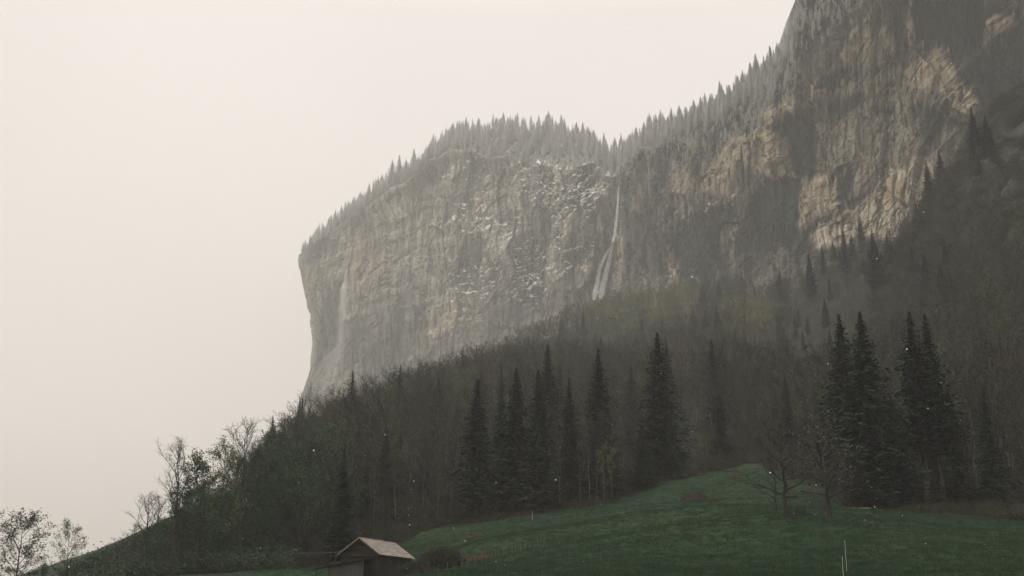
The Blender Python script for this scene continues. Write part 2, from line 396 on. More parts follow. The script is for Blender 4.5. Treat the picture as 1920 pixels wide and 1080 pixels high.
wx = 9 * fbm(S / 11, Z / 14, o=4, seed=95); wy = 9 * fbm(S / 11, Z / 30, o=4, seed=96)
stre = 26 * np.clip(fbm(S / 2.3, Z / 60, o=3, seed=97), -.2, 1)                      # drip marks pull edges downward
QX, QY = CPX + wx, CPY + wy
TAN = np.array([.345, .29, .205]); TANL = np.array([.44, .39, .30]); OCH = np.array([.37, .26, .13]); GREY = np.array([.165, .16, .135])
DARK = np.array([.028, .036, .034]); OLIVE = np.array([.085, .09, .066]); MID = np.array([.25, .225, .175])
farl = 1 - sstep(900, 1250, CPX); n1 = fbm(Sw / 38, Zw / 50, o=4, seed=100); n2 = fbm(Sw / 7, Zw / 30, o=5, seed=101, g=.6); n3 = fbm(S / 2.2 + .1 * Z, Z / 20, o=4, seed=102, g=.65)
def lerp(a, b, t): return a + (b - a) * t[..., None]
col = np.broadcast_to(GREY, CPX.shape + (3,)).copy()
col = lerp(col, MID, sstep(-.05, .4, n1 + .35 * n2)); col = lerp(col, DARK * 1.2, .8 * sstep(-.02, .34, -n1 + .8 * n2 + .25 * n3))
col = lerp(col, TAN, .5 * sstep(.05, .4, n2 - .2 + .6 * fbm(S / 25, Z / 20, o=2, seed=103)))
col = lerp(col, np.array([.34, .31, .255]), .45 * farl)  # far left rock painted paler and flatter, imitating distance haze
left_ = sstep(640, 560, CPX)
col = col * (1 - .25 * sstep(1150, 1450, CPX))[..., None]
col = lerp(col, DARK * 1.1, .75 * sstep(.05, .35, fbm((S - .35 * Z) / 26, (Z + .35 * S) / 85, o=4, seed=150)))
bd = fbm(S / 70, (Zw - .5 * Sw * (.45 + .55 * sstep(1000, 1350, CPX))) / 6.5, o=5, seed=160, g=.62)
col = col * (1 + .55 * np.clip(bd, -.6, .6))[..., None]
d = d + 1.7 * np.clip(bd * 2, -.5, .8) * SCL**-.2
PATCH = [('M', .8, [(1496,231),(1617,202),(1727,250),(1747,279),(1670,313),(1602,356),(1544,313),(1496,289)]),
 ('T', .9, [(1566,96),(1593,53),(1641,39),(1670,72),(1667,96),(1641,116),(1602,125),(1578,111)]),
 ('T', .8, [(1429,221),(1496,173),(1540,135),(1559,120),(1540,168),(1496,206),(1453,241)]),
 ('T', .7, [(1525,162),(1564,140),(1602,149),(1593,168),(1549,182),(1525,182)]),
 ('T', .85, [(1699,140),(1718,112),(1747,90),(1785,125),(1822,169),(1832,207),(1809,233),(1785,216),(1766,190),(1737,165),(1713,176)]),
 ('T', .55, [(1600,150),(1660,120),(1700,130),(1690,190),(1640,200),(1600,190)]),
 ('L', .95, [(1650,337),(1684,313),(1747,285),(1770,285),(1740,356),(1712,404),(1674,455),(1641,452),(1520,466),(1515,433),(1559,409),(1602,380)]),
 ('O', .6, [(1650,350),(1680,330),(1702,340),(1690,375),(1660,390)]),
 ('T', .85, [(1506,332),(1544,318),(1568,337),(1549,385),(1496,422),(1487,419)]),
 ('T', .75, [(1400,270),(1448,241),(1462,270),(1482,298),(1496,326),(1448,340),(1400,312)]),
 ('T', .8, [(1689,29),(1713,29),(1708,72),(1694,87)]), ('T', .75, [(1853,48),(1901,34),(1908,55),(1872,74),(1850,84)]),
 ('T', .7, [(1276,244),(1310,240),(1312,278),(1276,285)]),
 ('T', .75, [(1324,312),(1377,264),(1473,244),(1462,322),(1440,331),(1387,312),(1367,372),(1324,362)]),
 ('T', .85, [(1497,340),(1560,321),(1562,389),(1488,430),(1493,389)]), ('T', .6, [(1266,302),(1297,293),(1302,370),(1271,379)]),
 ('T', .55, [(1223,331),(1242,331),(1213,395),(1185,412)]), ('T', .5, [(1377,485),(1420,462),(1424,514),(1377,528)]),
 ('T', .5, [(1160,456),(1186,437),(1182,514),(1160,528)]),
 ('T', .75, [(655,447),(722,425),(720,512),(668,580),(650,512)]), ('T', .75, [(566,500),(627,465),(640,524),(600,590),(585,600)]),
 ('T', .5, [(585,590),(605,560),(612,600),(595,650),(584,660)]),
 ('T', .7, [(676,372),(727,352),(750,405),(692,432)]), ('T', .7, [(822,612),(852,565),(893,547),(890,585),(828,635)]),
 ('T', .5, [(639,713),(680,700),(684,743),(639,745)]), ('T', .5, [(1020,365),(1050,360),(1060,380),(1025,390)]),
 ('T', .4, [(1060,430),(1090,400),(1080,450),(1060,470)]), ('M', .6, [(750,380),(800,350),(830,420),(800,470),(760,450)]),
 ('D', .9, [(1655,-40),(1697,-40),(1693,87),(1674,98),(1662,48)]),
 ('D', .9, [(1713,10),(1717,-60),(1853,-60),(1850,63),(1816,111),(1795,128),(1771,80),(1713,74)]),
 ('D', .95, [(1800,149),(1877,79),(1888,91),(1836,160),(1809,171)]), ('D', .9, [(1528,168),(1540,140),(1564,118),(1590,132),(1559,159),(1525,180)]),
 ('D', .75, [(1544,190),(1612,167),(1624,188),(1573,214)]),
 ('D', .92, [(1451,236),(1497,207),(1506,260),(1498,323),(1487,318),(1489,272),(1456,250)]), ('D', .85, [(1512,226),(1526,221),(1521,318),(1508,318)]),
 ('D', .9, [(1564,323),(1588,306),(1592,347),(1569,398),(1565,366)]), ('D', .8, [(1546,323),(1557,316),(1549,378)]),
 ('D', .85, [(1427,345),(1503,333),(1489,433),(1484,474),(1424,460),(1408,409)]), ('D', .8, [(1708,193),(1747,191),(1758,226),(1737,272),(1730,231),(1708,212)]),
 ('D', .8, [(1648,209),(1679,200),(1676,217),(1655,223)]),
 ('V', .85, [(1400,120),(1487,45),(1500,-60),(1600,-60),(1560,40),(1520,110),(1470,170),(1400,235),(1330,270),(1280,250)]),
 ('D', .8, [(1824,178),(1843,159),(1920,48),(2120,-80),(2120,350),(1833,260),(1848,207)]),
 ('D', .85, [(1266,427),(1329,399),(1387,374),(1396,408),(1348,437),(1335,540),(1281,530),(1262,456)]), ('D', .75, [(1272,298),(1284,298),(1279,362)]),
 ('D', .85, [(1498,211),(1517,225),(1514,322),(1490,317),(1463,240)]), ('D', .7, [(1141,372),(1160,330),(1180,350),(1168,420),(1150,500),(1135,560),(1115,560),(1135,470)]),
 ('D', .7, [(1396,413),(1435,346),(1455,400),(1440,500),(1400,540),(1380,470)]),
 ('D', .8, [(615,540),(640,522),(641,640),(600,690),(590,650),(597,607)]), ('D', .6, [(662,619),(716,547),(757,512),(804,536),(804,619),(757,684),(650,690)]),
 ('D', .6, [(838,334),(872,334),(872,402),(842,402)]), ('D', .6, [(1005,340),(1030,360),(1020,400),(1000,380)]),
 ('D', .6, [(935,390),(965,380),(950,425),(925,415)]), ('D', .65, [(1085,440),(1130,400),(1120,480),(1060,520),(1050,490)]),
 ('D', .55, [(1170,400),(1260,420),(1260,520),(1190,520)]), ('D', .5, [(1600,470),(1700,455),(1760,350),(1790,330),(1800,600),(1600,600)]),
 ('D', .45, [(700,640),(830,640),(870,680),(720,740),(660,740)]), ('D', .45, [(860,600),(1000,520),(1080,560),(1000,620),(880,660)])]
PC = {'T': TAN, 'L': TANL, 'O': OCH, 'M': MID, 'D': DARK, 'V': OLIVE * .55}
for k, s_, poly in PATCH:
    P_ = np.array(poly); x0, y0 = P_.min(0) - 45; x1, y1 = P_.max(0) + 45
    ii = np.nonzero((QX > x0) & (QX < x1) & (QY > y0) & (QY < y1))
    if not len(ii[0]): continue
    yy = QY[ii] - (stre[ii] if k == 'D' else 0)
    w = sstep(-9 if k != 'D' else -4, 9 if k != 'D' else 5, poly_dist(QX[ii], yy, poly)) * min(1, s_ * 1.12) * (1 - .25 * farl[ii]) * (1 - .35 * sstep(.1, .5, n3[ii]) * (k != 'D'))
    col[ii] = col[ii] + (PC[k] - col[ii]) * w[:, None]
    if k == 'D': d[ii] -= 3.0 * w  # dark patches: rock stains, plus painted shade of overhangs and caves; recessed
    if k in 'TLO': d[ii] += 1.2 * w
    if k in 'TLOD': calm[ii] = np.maximum(calm[ii], w)
# broad facet tint and cracks
d = d + D3 * (1 - .55 * calm)
col = col * (1 + .30 * (r2 - .5) + .16 * (r3 - .5) + .42 * n3)[..., None]
crack = (1 - sstep(.0, .03, e2)) * .18 * (1 - .5 * calm) + (1 - sstep(0, .03, e1)) * .25 + sstep(.8, .97, rid) * .4 + sstep(.84, .95, rid2) * .6 * r2m + (1 - sstep(0, .05, e3)) * .06
d -= 2.4 * np.clip(crack, 0, 1)
drip = sstep(.08, .30, fbm(S / 2.4, Z / 60, o=3, seed=140)) * sstep(-.15, .15, fbm(Sw / 16, Zw / 26, o=3, seed=141)); col = lerp(col, DARK * 1.15, .72 * drip * (1 - .5 * farl))
col = lerp(col, col * .32, np.clip(crack, 0, 1) * sstep(-.3, .2, fbm(S / 18, Z / 18, o=2, seed=110)))  # shade of the cracks painted into the rock colour
col = np.clip(col.mean() + (col - col.mean()) * 1.12, .015, .7) * 1.12; col = col + (col.mean(-1, keepdims=True) - col) * .18
# outward displacement
def normals(V):
    du = np.gradient(V, axis=1); dv = np.gradient(V, axis=0); n = np.cross(du, dv)
    return n / (np.linalg.norm(n, axis=-1, keepdims=True) + 1e-9)
nb = normals(CB); nb = nb * np.sign(-nb[..., 1:2] + 1e-9)
nb[..., 2] *= .3
vd = -CB / np.linalg.norm(CB, axis=-1, keepdims=True); vd[..., 2] *= .4; nb = nb * .45 + vd; nb /= np.linalg.norm(nb, axis=-1, keepdims=True)
fade = sstep(0, .035, 1 - (1 - vv)) * (.35 + .65 * sstep(0, 30, pxr[None, :] - 560))
CD = CB + nb * (d * fade * SCL)[..., None]
SNOW = [[(820,331),(839,320),(851,304),(883,295),(902,284)],[(858,312),(877,306),(905,304)],[(927,306),(940,307),(962,310)],[(977,313),(1003,318),(1021,317)],
 [(1040,335),(1059,320),(1091,315),(1116,317),(1135,335)],[(924,391),(955,381)],[(993,369),(1018,361)],[(896,435),(924,422),(949,414),(977,403),(1003,403)],[(1043,384),(1066,369)],
 [(1105,386),(1122,372),(1141,367)],[(898,501),(914,493)],[(952,495),(971,499),(990,490),(1009,477),(1037,471)],[(1040,505),(1069,491)],[(1062,477),(1091,468),(1119,465)],
 [(823,477),(842,465)],[(1324,396),(1348,382),(1367,377),(1387,365)],[(1298,521),(1306,519)],[(890,500),(905,497),(915,503)],[(750,470),(765,462)],[(960,470),(985,462)]]
snow = np.zeros(CPX.shape)
sw = 2.5 + 2.2 * fbm(S / 6, Z / 6, o=2, seed=120)
sx, sy = CPX + 3 * fbm(S / 5, Z / 5, o=3, seed=121), CPY + 5 * fbm(S / 7, Z / 3, o=3, seed=122)
for i, pl in enumerate(SNOW):
    P_ = np.array(pl); x0, y0 = P_.min(0) - 14; x1, y1 = P_.max(0) + 14
    ii = np.nonzero((CPX > x0) & (CPX < x1) & (CPY > y0) & (CPY < y1))
    snow[ii] = np.maximum(snow[ii], 1.05 * sstep(-.25, .15, fbm(S[ii] / 3.5, Z[ii] / 3, o=3, seed=170)) * (1 - sstep(0, 1, line_dist(sx[ii], sy[ii], pl) / np.maximum(sw[ii], .3))))
nd = normals(CD); nd = nd * np.sign(-nd[..., 1:2] + 1e-9)
reg = sstep(790, 860, CPX) * (1 - sstep(1130, 1210, CPX)) * (1 - sstep(.45, .8, vv + 0 * CPX)) + .35 * (CPX < 800) * (vv < .8) + .15 * (CPX > 1150) * (CPX < 1420) * (vv < .35)
sn = fbm(S / 7, Z / 4, o=4, seed=123); big = fbm(S / 40, Z / 22, o=2, seed=124)
snow = np.maximum(snow, .85 * reg * sstep(.36, .62, nd[..., 2] + .6 * sn + .6 * big - .03))
snow = np.maximum(snow, .45 * sstep(.05, .0, vv + .03 * sn) * sstep(780, 850, CPX) * (1 - sstep(1160, 1260, CPX)) * sstep(-.1, .4, sn + .3))
snow *= .8
# plateau behind the rim and the turned flank on the left
NP_ = 46
w_ = np.linspace(0, 1, NP_)[1:, None]
crs = np.interp(pxr, *CRS)
rimY = CD[0, :, 1]; rimPY = PROJ(CD[0])[1]; rimPX = PROJ(CD[0])[0]
pY = rimY[None, :] + 75 * w_
pPY = rimPY[None, :] + np.minimum(crs - rimPY, -1)[None, :] * w_**.8
PL = PT(rimPX[None, :] + 0 * pPY, pPY, pY)
PL[..., 2] += 3.2 * fbm(PL[..., 0] / 9, PL[..., 1] / 9, o=3, seed=130) * sstep(0, .2, w_)
last = PL[-1]
back = np.stack([last + np.array([0, 60. * k, -14. * k * k * .3]) for k in range(1, 7)], 0)
ALL = np.concatenate([back[::-1], PL[::-1], CD], 0)
pc = np.broadcast_to(OLIVE * .5, PL.shape).copy(); pn = fbm(PL[..., 0] / 6, PL[..., 1] / 6, o=3, seed=131)
pc = lerp(pc, GREY * .6, sstep(.1, .5, pn)); psn = sstep(-.35, .1, fbm(PL[..., 0] / 4, PL[..., 1] / 8, o=3, seed=132)) * sstep(560, 820, rimPX)[None, :] * (1 - .8 * sstep(1180, 1320, rimPX))[None, :] * .38
bc = np.broadcast_to(OLIVE, back.shape)
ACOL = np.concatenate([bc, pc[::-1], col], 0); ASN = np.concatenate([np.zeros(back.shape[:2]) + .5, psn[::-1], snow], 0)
flank = []
for k in range(10, 0, -1):
    flank.append(ALL[:, 0] + np.array([1.2 * (1.6 * k)**1.3, 1.0 * (2.2 * k)**1.9, 0]))
flank = np.stack(flank, 1)
ALLF = np.concatenate([flank, ALL], 1)
ACOL = np.concatenate([np.repeat(ACOL[:, :1], 10, 1), ACOL], 1); ASN = np.concatenate([np.repeat(ASN[:, :1], 10, 1), ASN], 1)
SN3 = np.repeat(ASN[..., None], 3, 2)
m, nt, b = mat('limestone', .92, .15)
a_ = N(nt, 'ShaderNodeAttribute', attribute_name='tint'); s_ = N(nt, 'ShaderNodeAttribute', attribute_name='snow')
v = mapping(nt, (1, 1, 1)); vs = mapping(nt, (1, 1, .14))
c = mixc(nt, a_.outputs[0], noisecol(nt, v, .22, (.62, .62, .64), (1.35, 1.33, 1.3), .3, .7, 8, .7), 1.0)
c = mixc(nt, c, noisecol(nt, vs, .35, (.55, .57, .58), (1.25, 1.22, 1.18), .34, .62, 6, .7), .85)
c = mixc(nt, c, noisecol(nt, v, .9, (.6, .6, .6), (1.3, 1.3, 1.3), .3, .7, 5, .8), .8)
sw_ = N(nt, 'ShaderNodeRGB'); sw_.outputs[0].default_value = (.72, .72, .70, 1)
nn = N(nt, 'ShaderNodeTexNoise'); nn.inputs['Scale'].default_value = .7; nn.inputs['Detail'].default_value = 6; nt.links.new(v, nn.inputs[0])
ad = N(nt, 'ShaderNodeMath', operation='ADD'); nt.links.new(s_.outputs[2], ad.inputs[0]); nt.links.new(nn.outputs[0], ad.inputs[1])
mr = N(nt, 'ShaderNodeMapRange'); nt.links.new(ad.outputs[0], mr.inputs[0]); mr.inputs[1].default_value = .82; mr.inputs[2].default_value = 1.15
c = mixc(nt, c, sw_.outputs[0], mr.outputs[0], 'MIX')
nt.links.new(c, b.inputs['Base Color'])
n = N(nt, 'ShaderNodeTexNoise'); n.inputs['Scale'].default_value = .5; n.inputs['Detail'].default_value = 8; n.inputs['Roughness'].default_value = .7; nt.links.new(v, n.inputs[0])
bp = N(nt, 'ShaderNodeBump'); bp.inputs['Distance'].default_value = 1.6; bp.inputs['Strength'].default_value = .9
nt.links.new(n.outputs[0], bp.inputs['Height']); nt.links.new(bp.outputs[0], b.inputs['Normal'])
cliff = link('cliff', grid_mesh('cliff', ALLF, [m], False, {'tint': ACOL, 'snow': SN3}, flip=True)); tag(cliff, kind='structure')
dpx, dpy = PROJ(CD)
def cliff_at(px, py, out=1.5):
    i = np.argmin((dpx - px)**2 + (dpy - py)**2); p = CD.reshape(-1, 3)[i]
    return PT(px, py, p[1] - out)

# ---------------------------------------------------------------- plants: builders
def spruce_mb(seed, H, R, step=.5, snow=0.0, low=.04, blade=.30, thin=1.0, nbr=7):
    rnd = random.Random(seed); tr = MB(); cr_ = MB()
    tr.tube([(0, 0, -1.5), (0, 0, H * .4), (0, 0, H * .97)], [H * .014, H * .009, .02], 6)
    z = H * low; a0 = rnd.random() * 6
    while z < H * .995:
        t = z / H
        tipk = .35 + .65 * min(1, (1 - t) * 3.5); r = R * 1.12 * (1 - t)**.86 * min(1, .55 + 3.5 * (t - low) if low < .15 else .5 + 4 * (t - low))
        r *= rnd.uniform(.72, 1.12)
        n = max(3, int(nbr * thin * rnd.uniform(.75, 1.15)))
        for i in range(n):
            a = a0 + 6.283 * i / n + rnd.uniform(-.35, .35); L = max(.12, r * rnd.uniform(.55, 1.15) * (1 + .22 * math.sin(2 * a + seed + z * .35)) * (.55 if rnd.random() < .12 else 1))
            ca, sa = math.cos(a), math.sin(a); droop = rnd.uniform(.25, .5) * (1 - .6 * t)
            k = max(1, int(L / (blade * 1.5))); zz = z + rnd.uniform(-.2, .2)
            def P(q): return Vector((ca * L * q, sa * L * q, zz + L * (-droop * q + .28 * droop * q * q * q + .10 * q)))
            for j in range(k + 1):
                q = (j + rnd.random() * .5) / (k + .5); p = P(min(q, 1)); wl = tipk * (.55 + .12 * L) * (1.15 - .7 * q) * rnd.uniform(.7, 1.3)
                for sd_ in ((-1, 1) if q < .92 else (0,)):
                    da = a + sd_ * rnd.uniform(.5, 1.1); dz = rnd.uniform(-.75, -.05)
                    dv_ = Vector((math.cos(da), math.sin(da), dz)).normalized() * wl
                    sv = Vector((-math.sin(da), math.cos(da), rnd.uniform(-.5, .5))).normalized() * blade * .5 * tipk
                    mi = 1 if rnd.random() < snow else 0
                    p1 = p + dv_
                    cr_.quad(p - sv * .8, p + sv * .8, p + dv_ * .6 + sv, p1, mi)
                    cr_.tri(p - sv * .8, p1, p + dv_ * .6 - sv, mi)
        z += step * rnd.uniform(.75, 1.2) * (1 - .35 * t); a0 += 1.3
    cr_.tri((.05, 0, H * .96), (-.05, 0.03, H * .96), (0, 0, H * 1.01))
    return tr, cr_
def blade(mb, p, dv_, w, rnd, mi=0):
    s = dv_.cross(Vector((rnd.uniform(-1, 1), rnd.uniform(-1, 1), rnd.uniform(-1, 1))))
    s = s.normalized() * w * .5
    mb.tri(p - s, p + s, p + dv_, mi)
def leaf(mb, p, s, rnd, mi):
    u = Vector((rnd.gauss(0, 1), rnd.gauss(0, 1), rnd.gauss(0, .6))).normalized() * s
    v = u.cross(Vector((rnd.gauss(0, 1), rnd.gauss(0, 1), rnd.gauss(0, 1)))).normalized() * s * .6
    mb.quad(p - u * .5, p + v * .5, p + u * .5, p - v * .5, mi)
def tree_mb(seed, H, spread=.34, nl=14, ns=5, nt_=6, tw=.05, leaves=0, ls=.28, t0=.3, up=.9, tr_r=.012, lean=.03, limb_dark=False, tlen=1.3, gnarl=.0):
    """trunk mesh (with main limbs) and crown mesh (twigs slot 0, leaves slot 1)"""
    rnd = random.Random(seed); tr = MB(); cr_ = MB()
    pts = []; x = y = 0
    ax, ay = rnd.uniform(-1, 1) * lean * H, rnd.uniform(-1, 1) * lean * H
    nseg = 8; r0 = H * tr_r
    for i in range(nseg + 1):
        t = i / nseg; wob = H * (.010 + gnarl)
        pts.append(Vector((ax * t * t + rnd.uniform(-wob, wob) * (i > 0), ay * t * t + rnd.uniform(-wob, wob) * (i > 0), H * .96 * t)))
    tr.tube([pts[0] - Vector((0, 0, 1.5))] + pts, [r0 * 1.15] + [r0 * (1 - .93 * (i / nseg)**.9) for i in range(nseg + 1)], 6)
    def on(t):
        f = t * nseg; i = min(int(f), nseg - 1); return pts[i].lerp(pts[i + 1], f - i)
    for i in range(nl):
        t = t0 + (.97 - t0) * (i + rnd.random() * .6) / nl; a = i * 2.399 + rnd.uniform(-.5, .5)
        prof = math.sin(math.pi * min(1, ((t - t0) / (1 - t0)) * .62 + .30))**.8
        L = H * spread * prof * rnd.uniform(.75, 1.2); el = rnd.uniform(.35, .75) * up + .35 * t
        dirv = Vector((math.cos(a) * math.cos(el), math.sin(a) * math.cos(el), math.sin(el)))
        p = on(t); lp = [p]; n = 5
        for j in range(n):
            dirv = (dirv + Vector((rnd.uniform(-.25, .25), rnd.uniform(-.25, .25), .13 * up + rnd.uniform(-.15, .15))) * (1 + gnarl * 20)).normalized()
            p = p + dirv * L / n; lp.append(p)
        rl = r0 * .42 * (1 - .75 * t) + .012
        (cr_ if limb_dark else tr).tube(lp, [rl * (1 - .8 * j / n) for j in range(n + 1)], 4, cap=False)
        for k in range(ns):
            q = .25 + .75 * (k + rnd.random()) / ns; f = min(q, .999) * n; j = int(f); p0 = lp[j].lerp(lp[j+1], f - j)
            d0 = (lp[j+1] - lp[j]).normalized()
            d1 = (d0 + Vector((rnd.gauss(0, .6), rnd.gauss(0, .6), rnd.gauss(.15, .4)))).normalized(); L1 = L * rnd.uniform(.28, .5) * (1.15 - .4 * q)
            d2 = (d1 + Vector((rnd.gauss(0, .2), rnd.gauss(0, .2), .2))).normalized()
            sp = [p0, p0 + d1 * L1 * .5, p0 + d1 * L1 * .5 + d2 * L1 * .5]
            cr_.tube(sp, [rl * .3 + .008, rl * .2 + .006, .006], 3, cap=False)
            for h in range(nt_):
                q2 = .2 + .8 * (h + rnd.random()) / nt_; pp = sp[0].lerp(sp[1], q2 * 2) if q2 < .5 else sp[1].lerp(sp[2], min(1, q2 * 2 - 1))
                dt = (d1 * .7 + Vector((rnd.gauss(0, .55), rnd.gauss(0, .55), rnd.gauss(.25, .4)))).normalized() * rnd.uniform(.45, 1.0) * tlen
                blade(cr_, pp, dt, tw, rnd)
                for _ in range(2):
                    q3 = rnd.uniform(.3, .9)
                    blade(cr_, pp + dt * q3, (dt.normalized() + Vector((rnd.gauss(0, .6), rnd.gauss(0, .6), rnd.gauss(.1, .4)))) * rnd.uniform(.25, .5) * tlen, tw * .7, rnd)
                for _ in range(leaves):
                    leaf(cr_, pp + dt * rnd.uniform(.2, 1.2) + Vector((rnd.gauss(0, .22), rnd.gauss(0, .22), rnd.gauss(0, .2))), ls * rnd.uniform(.6, 1.3), rnd, 1)
    return tr, cr_
def join(a, b, off):
    m_ = MB(); m_.v = a.v + b.v; n = len(a.v); m_.f = a.f + [tuple(i + n for i in f) for f in b.f]; m_.m = list(a.m) + [i + off for i in b.m]; return m_
class Proto:
    def __init__(s, mbs, H, bark, crownmats, name):
        s.H = H
        s.trunk = mbs[0].mesh(name + '_trunk', [bark]); s.crown = mbs[1].mesh(name + '_crown', crownmats)
        s.whole = join(mbs[0], mbs[1], 1).mesh(name, [bark] + crownmats)
SP = [Proto(spruce_mb(i, 28, 4.6 + .7 * (i % 3), .42, 0, .03 + .05 * (i % 2), .42, nbr=10), 28, M['bark'], [M['needle']], 'spruce') for i in range(4)]
SPW = Proto(spruce_mb(9, 30, 7.0, .42, 0, .02, .46, nbr=13), 30, M['bark'], [M['needle']], 'spruce')
SPB = [Proto(spruce_mb(20 + i, 30, 5.6, .42, 0, .28, .44, nbr=10), 30, M['slim_bark'], [M['needle']], 'spruce') for i in range(2)]
SPS = [Proto(spruce_mb(30 + i, 22, 3.4 + .4 * i, .6, .85, .04, .6, nbr=9), 22, M['bark'], [M['needle_grey'], M['snow']], 'snowy_spruce') for i in range(4)]  # heavy snow share also stands in for mist over the summit
BARE = [Proto(tree_mb(40 + i, 22, .30 + .03 * i, 15, 5, 6, .075, t0=.30 + .15 * (i == 3), limb_dark=(i == 3)), 22, [M['bark'], M['slim_bark']][i == 3], [M['twig']], 'bare_tree') for i in range(5)]
BUD = [Proto(tree_mb(50 + i, 20, .30, 15, 5, 6, .05, leaves=5, ls=.40, t0=.15), 20, M['bark'], [M['twig'], [M['leaf_dark'], M['leaf'], M['leaf_yellow']][i]], 'leafing_tree') for i in range(3)]

rng = random.Random(5)
def ORD(i): return 'a'
def gz(x, y): return float(ground(np.array([x]), np.array([y]))[0])
def ground_xy(px, Y):
    one = np.isscalar(px) and np.isscalar(Y)
    px, Y = np.broadcast_arrays(np.atleast_1d(np.asarray(px, float)), np.atleast_1d(np.asarray(Y, float)))
    z = np.full(px.shape, 10.0)
    for _ in range(5):
        t = Y * CT + (z - EYE) * ST; x = (px - 960) / FPX * t; z = ground(x, Y)
    return (float(x[0]), float(Y[0]), float(z[0])) if one else (x, Y, z)
def plant(name, proto, px, top, Y, label, cat, group=None, parts=True, wide=1.0):
    """stands a tree on the ground so that its tip reaches the height seen in the photo"""
    if Y > 380:                                   # on the steep ground take the distance where a tree of natural height fits
        Yt = np.arange(Y * .6, min(Y * 1.6, 1000), 6); g_ = ground_xy(px, Yt); h_ = PT(px, top, Yt)[:, 2] - g_[2]
        e_ = np.abs(h_ - 17 - 8 * (wide > 1.05)) + .01 * np.abs(Yt - Y) + 1e3 * (h_ < 6); Y = float(Yt[np.argmin(e_)])
    x, y, z = ground_xy(px, Y)
    zt = float(PT(px, top, Y)[2]); s = min(40.0, max(3.0, zt - z)) / proto.H
    return put(name, proto, (x, y, z), s, label, cat, group, parts, wide)
def put(name, proto, loc, s, label, cat, group=None, parts=True, wide=1.0):
    rz = rng.uniform(0, 6.28)
    if parts:
        e_ = empty(name, loc, rz); e_.scale = (s * wide, s * wide, s)
        link('trunk', proto.trunk, e_); link('crown', proto.crown, e_)
    else:
        e_ = link(name, proto.whole, loc=loc); e_.rotation_euler = (rng.uniform(-.03, .03), rng.uniform(-.03, .03), rz); e_.scale = (s * wide, s * wide, s)
    return tag(e_, label, cat, group)

# ---------------------------------------------------------------- single trees of note
for px, top, Y, P_, wd, lab in [
 (573,775,330,SP[0],1.3,'small dark spruce tip standing alone on the wooded skyline below the cliff\'s left foot'),
 (640,872,168,SPW,1.1,'broad black spruce just behind and left of the barn'),
 (893,708,199,SP[1],1.35,'tall dark spruce left of the pair, alone at the meadow edge above the fence stakes'),
 (820,708,300,SP[2],1.4,'mid-sized spruce tip rising from the brown wood left of the big lone spruce'),
 (785,738,330,SP[3],1.0,'faint spruce tip deep in the brown wood, leftmost of the tips above the barn'),
 (968,690,203,SP[2],1.25,'tall dark spruce of the close pair at the meadow edge, left one'),
 (940,708,212,SP[3],1.0,'slim spruce half hidden behind the left of the close pair'),
 (1011,692,208,SP[0],1.25,'tall dark spruce of the close pair at the meadow edge, right one'),
 (1029,645,250,SP[1],1.15,'spruce whose pointed top shows above the close pair'),
 (1070,706,214,SP[3],1.1,'dim spruce between the close pair and the spruce with bare pale trunks beside it'),
 (1128,652,211,SP[0],1.2,'tall layered spruce rising behind the pale slender trunks at the meadow edge'),
 (1242,622,219,SP[1],1.4,'tallest dark spruce in the middle of the wood, above the green glade'),
 (1205,800,212,SP[2],1.6,'low bushy spruce at the foot of the tallest middle spruce'),
 (1262,790,213,SP[3],1.5,'squat dark spruce just left of the green glade'),
 (1303,577,420,SP[2],1.3,'small dark spruce cone high in the wood beside a snow patch'),
 (1350,525,520,SP[1],1.2,'hazy spruce against the dark foot of the cliff'),
 (1355,735,236,SP[0],1.2,'shaded spruce in the wood right of the glade'),
 (1480,700,236,SP[3],1.0,'shaded spruce behind the two orchard trees'),
 (1602,588,176,SPB[0],1.3,'tall black spruce left of and behind the broadest one'),
 (1645,583,164,SPW,1.15,'broadest black spruce with skirts down to the grass at the right'),
 (1690,740,158,SPW,1.25,'low dark spruce skirting the right foot of the broadest spruce'),
 (1742,582,166,SPB[1],1.25,'tall black spruce with a bare lower trunk, left of two at the right'),
 (1772,590,163,SPB[0],1.2,'tall black spruce with a bare lower trunk, right of two at the right'),
 (1522,474,520,SP[0],1.2,'slim spruce at the top of the wood under the dark rock stripe'),
 (1587,430,500,SP[1],1.1,'leftmost of three spruces standing before the pale rock face'),
 (1600,436,505,SP[2],1.0,'short middle spruce of those standing before the pale rock face'),
 (1618,405,495,SP[3],1.2,'tallest spruce standing before the pale rock face'),
 (1645,428,490,SP[0],1.1,'rightmost spruce before the pale rock face'),
 (1770,280,440,SP[1],1.2,'tall dark spruce on the rocky spur, right one of the two at its notch'),
 (1746,300,445,SP[2],1.1,'dark spruce on the rocky spur, left one of the two at its notch'),
 (1833,200,425,SP[3],1.2,'spruce against the orange rock near the right edge'),
 (1860,215,425,SP[0],1.2,'spruce right of the one against the orange rock'),
 (1465,500,540,SP[1],1.0,'small spruce at the wood\'s upper edge below the grey rock'),
 (1378,560,500,SP[2],1.0,'little spruce beside the yellow-green crown high in the wood'),
 (655,752,440,SP[3],1.3,'left one of two tiny twin spruce tips on the skyline above the green crown'),
 (670,748,440,SP[0],1.3,'right one of two tiny twin spruce tips on the skyline above the green crown'),
 (1545,458,540,SP[0],.9,'tiny dark spruce tip at the left foot of the pale rock face'),
 (1740,470,400,SP[2],1.0,'dark spruce halfway down the rocky spur')]:
    plant('spruce_tree', P_, px, top, Y, lab, 'spruce', parts=True, wide=wd)

